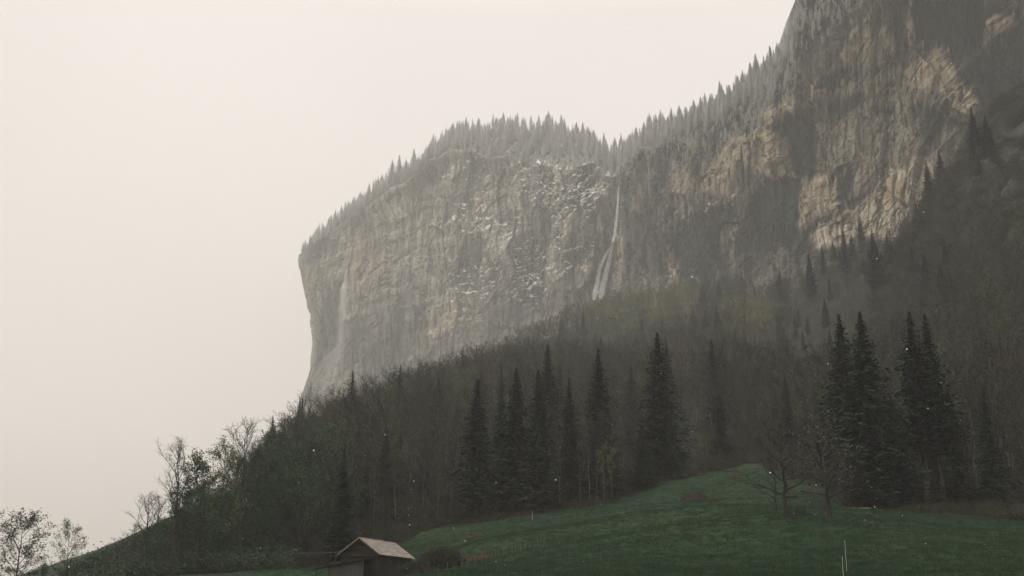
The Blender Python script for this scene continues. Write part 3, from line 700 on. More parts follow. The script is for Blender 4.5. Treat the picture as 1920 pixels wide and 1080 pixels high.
left_bare = [Proto(tree_mb(70 + i, 18, .27 + .05 * (i == 1), 15, 7, 6, .042, t0=.42, up=1.15, tlen=1.0, tr_r=.017), 18, M['dark_bark'], [M['twig_dark']], 'bare_tree') for i in range(3)]
left_leaf = [Proto(tree_mb(80 + i, 16, .30, 18, 6, 6, .035, leaves=4 + (i != 2) * 2, ls=.27, t0=.2, up=.8, tlen=1.0), 16, M['dark_bark'], [M['twig_dark'], M['leaf_dark'] if i != 2 else M['leaf']], 'leafing_tree') for i in range(3)]
for px, top, Y, P_, wd, lab in [
 (322,835,150,left_bare[0],1.0,'tall bare tree with forked open crown on the pale sky, left of the tall two'),
 (446,803,158,left_bare[1],.95,'tallest bare tree on the left skyline, beside the dark green wood'),
 (268,932,172,left_bare[2],1.2,'small pale bare tree at the left end of the wood'),
 (245,985,180,left_bare[0],1.3,'thin bare bush-like tree at the wood\'s far left tip'),
 (290,938,192,left_bare[1],1.1,'pale fine-twigged bare tree between the small bare tree and the tall forked one'),
 (225,1012,188,left_bare[1],1.4,'lowest bare thicket tree at the left end of the skyline wood'),
 (430,850,176,left_bare[2],1.0,'slim bare tree just behind the tallest bare tree')]:
    plant('bare_tree', P_, px, top, Y, lab, 'tree', wide=wd)
for px, top, Y, P_, wd, lab in [
 (368,868,152,left_leaf[0],1.25,'dark green leafing tree right of the tall forked bare tree'),
 (406,836,168,left_leaf[2],.95,'airy leafing tree with a pale rounded top between the two tall bare trees'),
 (22,968,120,left_leaf[1],1.3,'leafing tree cut by the left edge of the picture'),
 (118,984,118,left_leaf[2],.85,'small slender leafing tree standing alone at the lower left'),
 (70,1062,120,left_leaf[0],1.6,'low green bush between the two lone trees at the lower left'),
 (335,925,160,left_leaf[1],1.3,'low dark leafing tree beneath the tall forked bare tree'),
 (290,985,168,left_leaf[0],1.5,'low green tree at the left end of the wood'),
 (1137,838,206,BUD[2],1.0,'small yellow-green tree among the pale trunks at the meadow edge')]:
    plant('leafing_tree', P_, px, top, Y, lab, 'tree', wide=wd)
for i, (px, top, Y) in enumerate(((350,925,180),(385,925,182),(425,905,190),(405,915,186),(330,955,182),(365,905,190),(455,868,190),(478,858,195),(500,850,205),(520,838,215),(545,826,225),(470,905,180),(505,890,190),(535,870,195),(440,930,178),(395,950,182),(345,960,186),(560,850,210),(590,845,215),(318,975,184),(370,985,165),(415,990,166),(455,975,168),(490,960,172),(530,930,176),(565,915,180),(600,900,186),(300,1000,178),(630,890,200))):
    plant('leafing_tree', left_leaf[i % 2], px, top, Y, ORD(i) + ' dark green leafing tree in the dense green edge of the wood at left', 'tree', 'dark green trees at the left edge of the wood', wide=1.35)
# orchard trees on the meadow
orch = [Proto(tree_mb(90 + i, 9, .40, 18, 6, 5, .028, leaves=(0, 1)[i], ls=.12, t0=.22, up=.35, tr_r=.030, lean=.05, gnarl=.014, tlen=.75), 9, M['dark_bark'], [M['twig_dark'], M['pale_bark']], 'fruit_tree') for i in range(2)]
plant('fruit_tree', orch[0], 1474, 800, 117, 'gnarled bare fruit tree on the grass, left of the orchard pair', 'tree')
plant('fruit_tree', orch[1], 1553, 790, 112, 'gnarled fruit tree with pale buds and thick trunk, right of the orchard pair', 'tree')
plant('fruit_tree', orch[0], 1455, 860, 128, 'smaller bare fruit tree just behind the left orchard tree', 'tree')
# slender pale trunks at the edge of the wood
slim = [Proto(tree_mb(100 + i, 20, .15, 12, 4, 5, .045, limb_dark=True, t0=.45, up=1.1, tr_r=.0058, lean=.05), 20, M['slim_bark'], [M['twig']], 'slender_tree') for i in range(3)]
SL = [(1050,780,212),(1088,800,209),(1106,780,207),(1120,790,208),(1133,770,207),(1148,760,208),(1170,775,214),(1288,770,222),(1327,760,230),(1347,800,240),(845,830,204),(820,820,202),
      (740,830,200),(1360,780,250),(1500,790,215),(1527,800,205),(1800,830,170),(1868,850,175),(1905,800,172),(700,860,196),(870,835,206),(1000,800,212)]
for i, (px, top, Y) in enumerate(SL):
    plant('slender_tree', slim[i % 3], px, top, Y, 'slender bare tree with a pale straight trunk at the meadow edge', 'tree', 'pale slender trees along the meadow edge')

# ---------------------------------------------------------------- snowy spruces along the cliff top
cnt = 0
def plateau_pt(px, w):
    j = int(np.argmin(np.abs(rimPX - px))); k = min(NP_ - 2, int(w * (NP_ - 1))); return PL[k, j]
GR = {'s': ('snow dusted spruce in the dense stand on the rounded summit of the cliff', 'spruces on the rounded summit'),
      'l': ('hazy frosted spruce on the sloping left shoulder of the cliff', 'spruces on the left shoulder'),
      'r': ('frosted spruce along the rising ridge right of the waterfall', 'spruces along the rising ridge')}
def top_spruce(px, w, h, g):
    p = plateau_pt(px, w); lab, gr = GR[g]
    put('frosted_spruce', SPS[rng.randrange(4)], (p[0], p[1], p[2] - .4), h / 22, lab, 'spruce', gr, parts=False, wide=rng.uniform(1.1, 1.7))
for i in range(135): top_spruce(800 + 318 * ((i * .618) % 1), rng.random()**.9, rng.uniform(20, 37) * (1 + .35 * math.sin(i * .618 % 1 * 23) * math.sin(i * .618 % 1 * 51)), 's')
for i in range(62): top_spruce(568 + 230 * ((i * .618) % 1), rng.random()**1.3 * .9, rng.uniform(20, 38) * (.7 + .3 * ((i * .618) % 1)), 'l')
for px, h in ((735,22),(748,24),(776,23),(762,18),(690,18),(640,16),(620,15)): top_spruce(px, .25, h * 2.3, 'l')
for i in range(82): top_spruce(1120 + 375 * ((i * .618) % 1), rng.random()**1.3, rng.uniform(18, 34) * (1.15 - .4 * ((i * .618) % 1)), 'r')
for px, h in ((1190,20),(1232,25),(1303,24),(1334,24),(1353,30),(1356,26),(1386,22),(1420,28),(1410,24),(1448,22),(1475,22)): top_spruce(px, .4, h * 1.35, 'r')
for px, h in ((1494,16),(1500,18),(1507,14)):
    p = plateau_pt(px, .05); put('frosted_spruce', SPS[1], (p[0], p[1], p[2] - 4), h / 22, 'ragged spruce clinging to the top corner of the high rock wall', 'spruce', 'spruces at the corner of the high wall', parts=False)

GR['e'] = ('small frosted spruce clinging to the upper edge of the cliff face', 'spruces clinging to the upper cliff edge')
for i in range(150):
    a = (i * .618) % 1; px = 600 + 960 * a; lim = 18 if px < 800 else 26 if px < 1120 else 34 if px < 1260 else 70
    j = int(np.argmin(np.abs(rimPX - px))); k = int(lim * rng.random()**1.2); p = CD[k, j]
    put('ledge_spruce', SPS[rng.randrange(4)], (p[0], p[1] + .6, p[2] - 1.2), rng.uniform(9, 18) * (1 + .5 * (px < 1250)) / 22, GR['e'][0], 'spruce', GR['e'][1], parts=False)

def scatter(name, pts, protos, label):
    me = bpy.data.meshes.new(name); a = np.array(pts, float)
    me.vertices.add(len(a)); me.vertices.foreach_set('co', a[:, :3].reshape(-1).astype(np.float32))
    for nm, c_, ty in (('sc', 3, 'FLOAT'), ('rz', 4, 'FLOAT'), ('ix', 5, 'INT')):
        at = me.attributes.new(nm, ty, 'POINT'); at.data.foreach_set('value', a[:, c_].astype(np.float32 if ty == 'FLOAT' else np.int32))
    o = link(name, me); tag(o, label, kind='stuff')
    col_ = bpy.data.collections.new(name + '_kinds')
    for i, pm in enumerate(protos):
        po = bpy.data.objects.new('%s_kind_%02d' % (name, i), pm); col_.objects.link(po)
    ng = bpy.data.node_groups.new(name, 'GeometryNodeTree')
    ng.interface.new_socket('Geometry', in_out='INPUT', socket_type='NodeSocketGeometry'); ng.interface.new_socket('Geometry', in_out='OUTPUT', socket_type='NodeSocketGeometry')
    gi = ng.nodes.new('NodeGroupInput'); go = ng.nodes.new('NodeGroupOutput')
    ci = ng.nodes.new('GeometryNodeCollectionInfo'); ci.inputs[0].default_value = col_; ci.inputs['Separate Children'].default_value = True; ci.inputs['Reset Children'].default_value = True
    ip = ng.nodes.new('GeometryNodeInstanceOnPoints'); ip.inputs['Pick Instance'].default_value = True
    def attr(nm, ty):
        n_ = ng.nodes.new('GeometryNodeInputNamedAttribute'); n_.data_type = ty; n_.inputs[0].default_value = nm; return n_.outputs[0]
    cx = ng.nodes.new('ShaderNodeCombineXYZ'); ng.links.new(attr('rz', 'FLOAT'), cx.inputs[2])
    e2r = ng.nodes.new('FunctionNodeEulerToRotation'); ng.links.new(cx.outputs[0], e2r.inputs[0])
    ng.links.new(gi.outputs[0], ip.inputs['Points']); ng.links.new(ci.outputs[0], ip.inputs['Instance'])
    ng.links.new(attr('ix', 'INT'), ip.inputs['Instance Index']); ng.links.new(e2r.outputs[0], ip.inputs['Rotation']); ng.links.new(attr('sc', 'FLOAT'), ip.inputs['Scale'])
    ng.links.new(ip.outputs[0], go.inputs[0])
    md = o.modifiers.new('scatter', 'NODES'); md.node_group = ng
    return o
fs = []
for i in range(620):
    px = rng.uniform(575, 1495); big_ = px < 1250; j = int(np.argmin(np.abs(rimPX - px))); k = int((NP_ - 2) * rng.random()); p = PL[k, j]
    fs.append((p[0], p[1], p[2] - .5, rng.uniform(12, 27) * (1 + .35 * big_) / 22, rng.uniform(0, 6.28), rng.randrange(4)))
for i in range(520):
    px = rng.uniform(830, 1590); j = int(np.argmin(np.abs(rimPX - px))); k = int((24 if px < 1120 else 36 if px < 1270 else 80) * rng.random()**1.1); p = CD[k, j]
    fs.append((p[0], p[1] + .8, p[2] - 1.5, rng.uniform(6, 14) / 22, rng.uniform(0, 6.28), rng.randrange(4)))
for i in range(170):
    px = rng.uniform(1420, 1600); j = int(np.argmin(np.abs(rimPX - px))); k = int(110 * rng.random()**1.2); p = CD[k, j]
    fs.append((p[0], p[1] + 1, p[2] - 2, rng.uniform(9, 18) / 22, rng.uniform(0, 6.28), rng.randrange(4)))
scatter('frosted_wood', fs, [p.whole for p in SPS], 'frosted young growth filling the wood on top of the cliff')

# ---------------------------------------------------------------- the wood on the slope
FRONT = [(1070,214,20),(940,212,16),(1355,236,18),(1480,236,18),(1029,232,14),(893,199,26),(968,203,20),(1011,208,22),(1128,211,22),(1242,219,28),(640,168,38),(1645,164,48),(1742,166,28),(1772,163,28),(1602,176,25),(1690,158,30)]
def cliffY(px): return np.interp(px, *YC)
cand = []
yv = 150.0
R_ = np.random.RandomState(3)
while yv < 860:
    st = 6.2 + yv * .0065
    xs = np.arange(-330, 330, st) + R_.uniform(-.4, .4, len(np.arange(-330, 330, st))) * st
    ys = yv + R_.uniform(-.45, .45, len(xs)) * st
    zs = ground(xs, ys)
    for x, y, z in zip(xs, ys, zs):
        px, py = PROJ(np.array([x, y, z])); px = float(px); py = float(py)
        if px < 225 or px > 2010 or y < edge_Y(px) + 5 or y > cliffY(px) - 22: continue
        if px < 460:
            if not (150 < y < 330 and px > 335 and z > 5): continue
        if 1262 < px < 1335 and 770 < py < 905 and y < 300: continue
        if 1150 < px < 1190 and y < 262 and y > 205: continue
        if px > 1790 and y > 210 and R_.rand() < .3: continue
        if z < 2: continue
        if any(abs(px - sp) < w_ and y < sy + 7 for sp, sy, w_ in FRONT): continue
        cand.append((x, y, z, px, py))
    yv += st * .95
def zone(px, py, y):
    r = R_.rand()
    if px < 620 and y < 330: return 'bud0' if r < .75 else 'bare'
    for cx, cy, rx, ry, k in ((710,790,50,40,'bud2'),(910,690,45,30,'bud2'),(1200,575,110,55,'bud2'),(1400,600,55,35,'bud2'),(1140,660,30,25,'bud1'),(1250,530,60,40,'bud1'),(840,770,40,30,'bud1')):
        if ((px - cx) / rx)**2 + ((py - 20 - cy) / ry)**2 < 1 and r < .75: return k
    if r < .17: return 'bud1'
    if r < .28: return 'sp'
    if px > 1700 and r < .22: return 'sp'
    return 'bare'
cand.sort(key=lambda c: c[1])
ind = {'bare': 0, 'sp': 0, 'bud': 0}
stuff = []
LW = {'bare': ('bare_tree', 'bare brown-twigged tree in the wood on the slope', 'bare trees of the sloping wood'),
      'sp': ('forest_spruce', 'dark spruce scattered among the bare trees of the sloping wood', 'spruces scattered in the sloping wood'),
      'bud0': ('leafing_tree', 'dark green leafing tree in the left part of the sloping wood', 'leafing trees at the left of the wood'),
      'bud1': ('leafing_tree', 'fresh green leafing tree scattered in the sloping wood', 'fresh green trees in the wood'),
      'bud2': ('leafing_tree', 'yellow-green leafing tree in a pale clump of the sloping wood', 'yellow-green trees in the wood')}
for (x, y, z, px, py) in cand:
    k = zone(px, py, y); base = k[:3] if k.startswith('bud') else k
    if k == 'bare': pr_i = rng.choices(range(5), [3, 3, 3, 1, 3])[0]; P_ = BARE[pr_i]; h = rng.uniform(15, 23)
    elif k == 'sp': pr_i = 8 + rng.randrange(4); P_ = SP[pr_i - 8]; h = rng.uniform(17, 28) if y > 260 else rng.uniform(11, 18)
    else: pr_i = 5 + int(k[3]); P_ = BUD[int(k[3])]; h = rng.uniform(12, 19)
    if px > 1480 and y > 380: h *= .5
    elif px > 1400 and y > 420: h *= .7
    if px < 480: h *= .62 + .2 * (px - 330) / 150
    if ind[base] < {'bare': 290, 'sp': 140, 'bud': 230}[base]:
        ind[base] += 1; n_, lab, gr = LW[k]
        put(n_, P_, (x, y, z - .3), h / P_.H, lab, 'spruce' if k == 'sp' else 'tree', gr, parts=(y < 190), wide=rng.uniform(.9, 1.2))
    else:
        stuff.append((x, y, z - .3, h / P_.H, rng.uniform(0, 6.28), pr_i))
print('forest candidates', len(cand), ind, 'stuff', len(stuff))
scatter('distant_wood', stuff, [p.whole for p in BARE] + [p.whole for p in BUD] + [p.whole for p in SP], 'distant mixed wood covering the slope up to the foot of the cliff')

# ---------------------------------------------------------------- undergrowth, shrubs and brush
def brush_mb(seed, W, Hh, n, ln=.9, w=.03, leaves=0, ls=.12, dome=True):
    rnd = random.Random(seed); mb = MB()
    for i in range(n):
        a = rnd.random() * 6.283; r = math.sqrt(rnd.random()); x, y = math.cos(a) * r * W * .5, math.sin(a) * r * W * .5
        zt = Hh * math.sqrt(max(0, 1 - r * r)) * rnd.uniform(.2, 1.0)
        p = Vector((x, y, zt * .6 - .1))
        dv_ = Vector((rnd.gauss(x / W, .6), rnd.gauss(y / W, .6), rnd.uniform(.1, 1.2))).normalized() * ln * rnd.uniform(.4, 1.1)
        blade(mb, p, dv_, w * rnd.uniform(.7, 1.6), rnd)
        for _ in range(leaves): leaf(mb, p + dv_ * rnd.random(), ls * rnd.uniform(.6, 1.4), rnd, 1)
    return mb
ugl = brush_mb(203, 2.2, 1.6, 140, 1.0, .04, 3, .16).mesh('undergrowth', [M['twig_dark'], M['leaf_dark']])
ug = [brush_mb(200, 2.2, .9, 120, .9, .04).mesh('undergrowth', [M['dry']]), brush_mb(201, 1.8, 1.4, 120, 1.2, .035, 1, .10).mesh('undergrowth', [M['twig'], M['leaf_dark']]),
      brush_mb(202, 2.6, .7, 120, .8, .05, 1, .12).mesh('undergrowth', [M['dry'], M['leaf']])]
pts = []
def spread_pts(n, p0, p1, y0, y1, s0, s1, kinds, dz=.05, edge=False, keep=None):
    px = R_.uniform(p0, p1, n); Y = R_.uniform(y0, y1, n) + (edge_Y(px) + 4 * np.sin(px / 31.) if edge else 0)
    x, y, z = ground_xy(px, Y); a = np.stack([x, y, z - dz, R_.uniform(s0, s1, n), R_.uniform(0, 6.28, n), R_.randint(0, kinds, n)], -1)
    pts.extend(a[keep(px, Y)] if keep else a)
spread_pts(2200, 450, 2000, -1, 15, .5, 1.6, 3, edge=True, keep=lambda p, Y: ~((p > 1285) & (p < 1320) & (Y > 219)))
spread_pts(2600, 450, 2000, 12, 90, 1.0, 3.0, 3, edge=True, keep=lambda p, Y: ~((p > 1285) & (p < 1320) & (Y < 320)))
_n = len(pts); spread_pts(2600, 130, 540, 150, 420, .6, 2.4, 3)
for a_p in pts[_n:]: a_p[5] = 3
spread_pts(3400, 1640, 2010, 230, 560, 1.5, 3.6, 2, dz=.3)
scatter('undergrowth', pts, ug + [ugl], 'brown and green undergrowth along the foot of the wood')
# grass tufts on the meadow
def tuft(seed, n=26, w=.03):
    rnd = random.Random(seed); mb = MB()
    for i in range(n):
        p = Vector((rnd.gauss(0, .25), rnd.gauss(0, .25), -.03)); blade(mb, p, Vector((rnd.gauss(0, .12), rnd.gauss(0, .12), rnd.uniform(.12, .3))), w, rnd)
    return mb
M['grass'] = simple('grass_blade', (.011, .033, .015), (.025, .052, .020), .9, rand=.3)
M['grass_dry'] = simple('dry_grass_blade', (.05, .062, .030), (.08, .088, .045), .9)
tufts = [tuft(210).mesh('grass', [M['grass']]), tuft(211).mesh('grass', [M['grass']]), tuft(212, 18).mesh('grass', [M['grass_dry']])]
NT = 42000
yy = 62 + (215 - 62) * R_.rand(NT)**1.25; pp = R_.uniform(480, 2010, NT)
xx = (pp - 960) / FPX * (yy * CT + 8 * ST); zz = ground(xx, yy)
pp2, _ = PROJ(np.stack([xx, yy, zz], -1)); ok = yy < edge_Y(pp2) - 1
dryn = fbm(xx / 6, yy / 3.5, o=4, seed=50)
ixx = np.where((R_.rand(NT) < .02 + .25 * sstep(.2, .5, dryn)), 2, R_.randint(0, 2, NT))
gp = np.stack([xx, yy, zz, R_.uniform(.6, 1.4, NT), R_.uniform(0, 6.28, NT), ixx], -1)[ok]
scatter('meadow_grass', gp, tufts, 'short green grass covering the sloping meadow')

def shrub(px, Y, W, Hh, n, mats, label, name='bare_shrub', cat='shrub', seed=0, ln=.9, leaves=0, w=.035, ls=.12, dz=0):
    x, y, z = ground_xy(px, Y)
    o = link(name, brush_mb(seed, W, Hh, n, ln, w, leaves, ls).mesh(name, mats), loc=(x, y, z + dz)); return tag(o, label, cat)
shrub(1303, 178, 4.6, 2.6, 900, [M['rust_brush'] if False else M['dry']], 'rounded brush heap on the crest of the meadow', 'brush_pile', 'brush heap', 1, 1.2)
shrub(1340, 148, 1.7, 1.6, 160, [M['twig_dark']], 'small bare shrub on the open grass below the brush heap', seed=2, w=.025)
shrub(985, 190, 4.5, 2.2, 500, [M['dry']], 'tangled brown bush at the meadow edge below the close pair of spruces', seed=3)
shrub(895, 172, 3.2, 1.0, 260, [M['rust_brush']], 'low reddish thicket on the upper meadow, above the fence stakes', seed=4)
shrub(1036, 196, 1.2, 1.5, 120, [M['twig_dark']], 'dark stub of a shrub on the meadow right of the tangled brown bush', seed=5)
shrub(1493, 121, 2.6, 1.2, 380, [M['twig_dark']], 'dark low bush between the two orchard trees', seed=6)
shrub(1525, 150, 2.6, 2.4, 300, [M['twig_dark']], 'bare upright shrub behind the orchard pair', seed=7, w=.025)
shrub(1383, 205, 3.6, 1.4, 380, [M['rust_brush']], 'reddish cut branches on the meadow crest right of the brush heap', 'brush_pile', 'brush heap', 8)
shrub(1352, 200, 1.6, .8, 120, [M['dry']], 'tiny tuft beside the brush heap on the crest', seed=9)
shrub(828, 127, 5.6, 4.3, 4200, [M['twig_dark'], M['leaf_dark']], 'big dark bramble mound right of the barn', 'bramble_mound', 'bush', 10, .8, 1, .05, .10)
shrub(783, 124, 3.6, 2.3, 1500, [M['twig_dark'], M['leaf_dark']], 'leafy dark bush overgrowing the far end of the barn roof', 'leafy_bush', 'bush', 11, .9, 1, .04, .12)
shrub(905, 128, 3.6, .9, 420, [M['rust_brush']], 'rusty brown bramble patch behind the fence stakes', 'bramble_patch', 'bush', 12, .8)
shrub(800, 121, 3.2, .7, 380, [M['dry'], M['pale_bark']], 'pale dry grass clump at the foot of the bramble mound', 'dry_grass_clump', 'grass clump', 13, .7)
shrub(750, 150, 2.4, 3.6, 260, [M['twig_dark']], 'tall thin leafless shrub behind the barn roof', seed=14, ln=1.5, w=.025)
for i, (px, Y, w_s) in enumerate(((170,196,3.0),(190,200,2.4),(215,206,3.2),(235,212,2.4),(150,192,2.4),(255,228,3.0),(275,232,2.6),(205,216,3.2),(182,206,2.8),(305,236,3.2),(330,240,3.0),(225,220,2.6),(245,222,3.4),(160,200,2.8),(195,210,2.6))):
    x, y, z = ground_xy(px, Y)
    o = link('bare_shrub', brush_mb(220 + i, w_s, 2.2, 150, 1.5, .03).mesh('bare_shrub', [M['twig_dark']]), loc=(x, y, z)); tag(o, 'thin bare shrub on the grassy skyline at the lower left', 'shrub', 'bare shrubs on the left skyline')

# ---------------------------------------------------------------- barn
M['plank'] = simple('weathered_plank', (.018, .015, .012), (.045, .038, .031), 3, sq=(.25, .25, 9), bump=.02)
M['plank_grey'] = simple('grey_plank', (.045, .042, .037), (.095, .09, .08), 3, sq=(6, 6, .3), bump=.02)
M['beam'] = simple('old_beam', (.03, .025, .02), (.06, .05, .04), 4)
M['rust_roof'] = simple('rusted_sheet_roof', (.16, .138, .122), (.30, .262, .23), 1.3, rough=.95, sq=(3, .35, 1), bump=.015, spec=.05)
M['dark_roof'] = simple('dark_tar_roof', (.012, .012, .012), (.03, .029, .027), 2, rough=1, spec=0)
M['stake'] = simple('pale_stake_wood', (.09, .075, .05), (.17, .145, .105), 5)
M['white'] = simple('white_paint', (.35, .35, .33), (.55, .55, .52), 6)
A_ = PT(673, 1009, 126); B_ = PT(753, 1024, 141)
rz = math.atan2(-(B_[0] - A_[0]), B_[1] - A_[1]); Lr = 13.0
zr = float(A_[2]); zg = gz(A_[0], 127) - .6
barn = empty('barn', (A_[0], A_[1], zg), rz)
tag(barn, 'weathered wooden barn with a rusty pink sheet roof at the bottom of the meadow', 'barn')
H_ = zr - zg; hw = 2.55; drop = 1.85; ez = H_ - drop
def part(mb, name, mats, parent=barn, smooth=False): return link(name, mb.mesh(name, mats, smooth), parent)
mb = MB(); w2 = hw - .35; zw = ez + .3
mb.prism([(-w2, .4, 0), (w2, .4, 0), (w2, .4, zw - .12), (0, .4, H_ - .2), (-w2, .4, zw - .12)], (0, .12, 0))
k = 0
zz_ = .1
while zz_ < H_ - .5:
    half = w2 if zz_ < zw - .15 else w2 * max(0, (H_ - .25 - zz_) / (H_ - zw))
    if half > .2: mb.box(-half, half, .355 + .01 * (k % 3), .397, zz_, zz_ + .19)
    zz_ += .225; k += 1
part(mb, 'gable_wall', [M['plank']])
mb = MB(); mb.prism([(-w2, Lr - .52, 0), (w2, Lr - .52, 0), (w2, Lr - .52, zw - .12), (0, Lr - .52, H_ - .2), (-w2, Lr - .52, zw - .12)], (0, .12, 0)); part(mb, 'gable_wall', [M['plank']])
for s_ in (-1, 1):
    mb = MB(); xa, xb = sorted((s_ * w2, s_ * (w2 - .12))); mb.box(xa, xb, .523, Lr - .523, 0, zw - .16)
    for k in range(int((zw - .3) / .24)): mb.box(*sorted((s_ * (w2 + .002), s_ * (w2 + .03 + .01 * (k % 2)))), .53, Lr - .53, .06 + k * .24, .26 + k * .24)
    part(mb, 'side_wall', [M['plank']])
    # roof slope: sheet rows with standing seams
    mb = MB(); n_ = Vector((s_ * drop, 0, hw)).normalized() * .07
    mb.prism([(0.01 * s_, 0, H_), (s_ * hw, 0, ez), (s_ * hw, Lr, ez), (0.01 * s_, Lr, H_)], n_)
    for k in range(27):
        yk = .02 + k * (Lr - .1) / 26; e0 = Vector((0.04 * s_, yk, H_ - .02)) + n_ * 1.02; e1 = Vector((s_ * hw * .995, yk, ez + .005)) + n_ * 1.02
        mb.prism([e0, e1, e1 + Vector((0, .05, 0)), e0 + Vector((0, .05, 0))], n_ * .35)
    part(mb, 'roof', [M['rust_roof']])
    mb = MB(); mb.prism([(0.02 * s_, -.05, H_ - .19), (s_ * hw, -.05, ez - .19), (s_ * hw, -.05, ez - .01), (0.02 * s_, -.05, H_ - .01)], (0, .045, 0)); part(mb, 'barge_board', [M['beam']])
mb = MB(); mb.tube([(0, .02, H_ + .07), (0, Lr - .02, H_ + .07)], [.07, .07], 6); part(mb, 'ridge_cap', [M['rust_roof']])
for zb in (ez - .1, ez + .75):
    mb = MB(); wdt = w2 if zb < ez else w2 * .55; mb.box(-wdt, wdt, .25, .345, zb, zb + .16); part(mb, 'cross_beam', [M['beam']])
# lean-to shed in front of the gable
mb = MB(); x0, x1 = -4.3, 1.6; za, zb_ = ez - 1.55, ez - .62
mb.prism([(x0, -2.3, za), (x1, -2.3, zb_), (x1, .33, zb_ + .15), (x0, .33, za + .15)], (0, 0, .09)); part(mb, 'lean_to_roof', [M['dark_roof']])
mb = MB(); mb.prism([(-2.6, -1.95, 0), (1.35, -1.95, 0), (1.35, -1.95, zb_ - .1), (-2.6, -1.95, zb_ - .62)], (0, .1, 0))
for k in range(15): mb.box(-2.55 + k * .26, -2.35 + k * .26, -1.985, -1.953, 0, zb_ - .68 + k * .03)
part(mb, 'lean_to_wall', [M['plank_grey']])
for xp in (-4.1, -2.7):
    mb = MB(); mb.box(xp, xp + .13, -2.1, -1.97, 0, za + (xp + 4.3) * .155); part(mb, 'post', [M['beam']])
mb = MB(); mb.box(-.35, .75, -2.03, -1.99, zb_ - 1.25, zb_ - .5); part(mb, 'hatch', [M['white'] if False else M['plank_grey']])
# small dark shed / woodpile left of the barn
x, y, z = ground_xy(588, 158); sh = empty('woodshed', (x, y, z - .3), .12); tag(sh, 'low dark open woodshed under the trees left of the barn', 'shed')
mb = MB(); r_l = random.Random(8); zl = .14
while zl < 1.5:
    xl = -2.55 + r_l.uniform(0, .1)
    while xl < 2.5: q = r_l.uniform(.09, .14); mb.tube([(xl, -1.1 + r_l.uniform(-.08, .08), zl), (xl, 1.05, zl)], [q, q], 8); xl += .25
    zl += .22
part(mb, 'log_stack', [M['plank']], sh)
mb = MB(); mb.prism([(-3.2, -1.5, 1.75), (3.4, -1.5, 2.05), (3.4, 1.5, 2.35), (-3.2, 1.5, 2.05)], (0, 0, .1)); part(mb, 'roof', [M['dark_roof']], sh)
for xp in (-2.95, 2.95):
    mb = MB(); mb.box(xp, xp + .12, -1.3, -1.18, 0, 1.78); part(mb, 'post', [M['beam']], sh)

# ---------------------------------------------------------------- fence stakes, posts, fallen timber
for i, (px, hh) in enumerate(((866,1.0),(876,.9),(890,1.1),(903,.95),(912,1.1),(921,1.0),(928,1.15),(934,.9),(944,1.2),(948,1.0),(960,1.25),(966,.9),(976,1.05),(984,1.25),(987,1.1),(993,.95),(1008,1.0),(1020,.9),(822,1.0),(850,1.0),(838,1.1))):
    Y = float(np.interp(px, [820, 930, 1020], [116, 124, 132])); x, y, z = ground_xy(px, Y)
    mb = MB(); r = random.Random(i); mb.tube([(0, 0, -.3), (r.uniform(-.03, .03), 0, hh * .5), (r.uniform(-.13, .13), 0, hh)], [.032, .03, .022], 6)
    o = link('fence_stake', mb.mesh('fence_stake', [M['stake']]), loc=(x, y, z)); tag(o, 'pale thin wooden stake in the short fence row right of the bramble mound', 'stake', 'fence stakes right of the bramble mound')
def post(px, Y, h, label, r=.03):
    x, y, z = ground_xy(px, Y); mb = MB(); mb.tube([(0, 0, -.2), (.01, 0, h * .6), (.03, 0, h)], [r, r, r * .8], 8)
    tag(link('marker_post', mb.mesh('marker_post', [M['white']]), loc=(x, y, z)), label, 'post')
post(998, 186, 1.5, 'short white post on the upper meadow beside the tangled brown bush')
post(1588, 84, 2.3, 'thin white pole on the meadow near the bottom right, upper one', .014)
post(1582, 72, 1.6, 'thin white pole cut by the bottom edge below the other pole', .014)
x, y, z = ground_xy(1628, 110); fb = empty('fallen_branches', (x, y, z), 0); tag(fb, 'dark fallen branches propped into a low triangle on the grass right of the orchard trees', 'branches')
for a, b_, r in (((-2.6, 0, .05), (.1, 0, 1.15), .07), ((.05, .1, 1.2), (2.1, .2, 0), .06), ((-2.2, .1, .1), (1.9, .1, .12), .05), ((-.1, .05, 0), (0, .05, 1.05), .04), ((-1.1, 0, 0), (-1.0, 0, .7), .03), ((.9, 0, 0), (.7, .1, .9), .03)):
    mb = MB(); a = Vector(a); b_ = Vector(b_); mb.tube([a, a.lerp(b_, .5) + Vector((0, .03, .06)), b_], [r, r * .85, r * .5], 6); part(mb, 'branch', [M['dark_bark']], fb)
for i, (px, Y, L, a, lab) in enumerate(((1370,212,3.5,.5,'grey fallen log on the crest beside the reddish cut branches'),(1615,150,2.6,.2,'pale sawn log lying left of the broadest spruce'),(1550,113,1.8,1.0,'dark log at the foot of the right orchard tree'))):
    x, y, z = ground_xy(px, Y); mb = MB(); mb.tube([(-L/2*math.cos(a), -L/2*math.sin(a), .1), (L/2*math.cos(a), L/2*math.sin(a), .22)], [.17, .13], 9)
    tag(link('fallen_log', mb.mesh('fallen_log', [M['slim_bark'] if i == 1 else M['bark']]), loc=(x, y, z + .05)), lab, 'log')

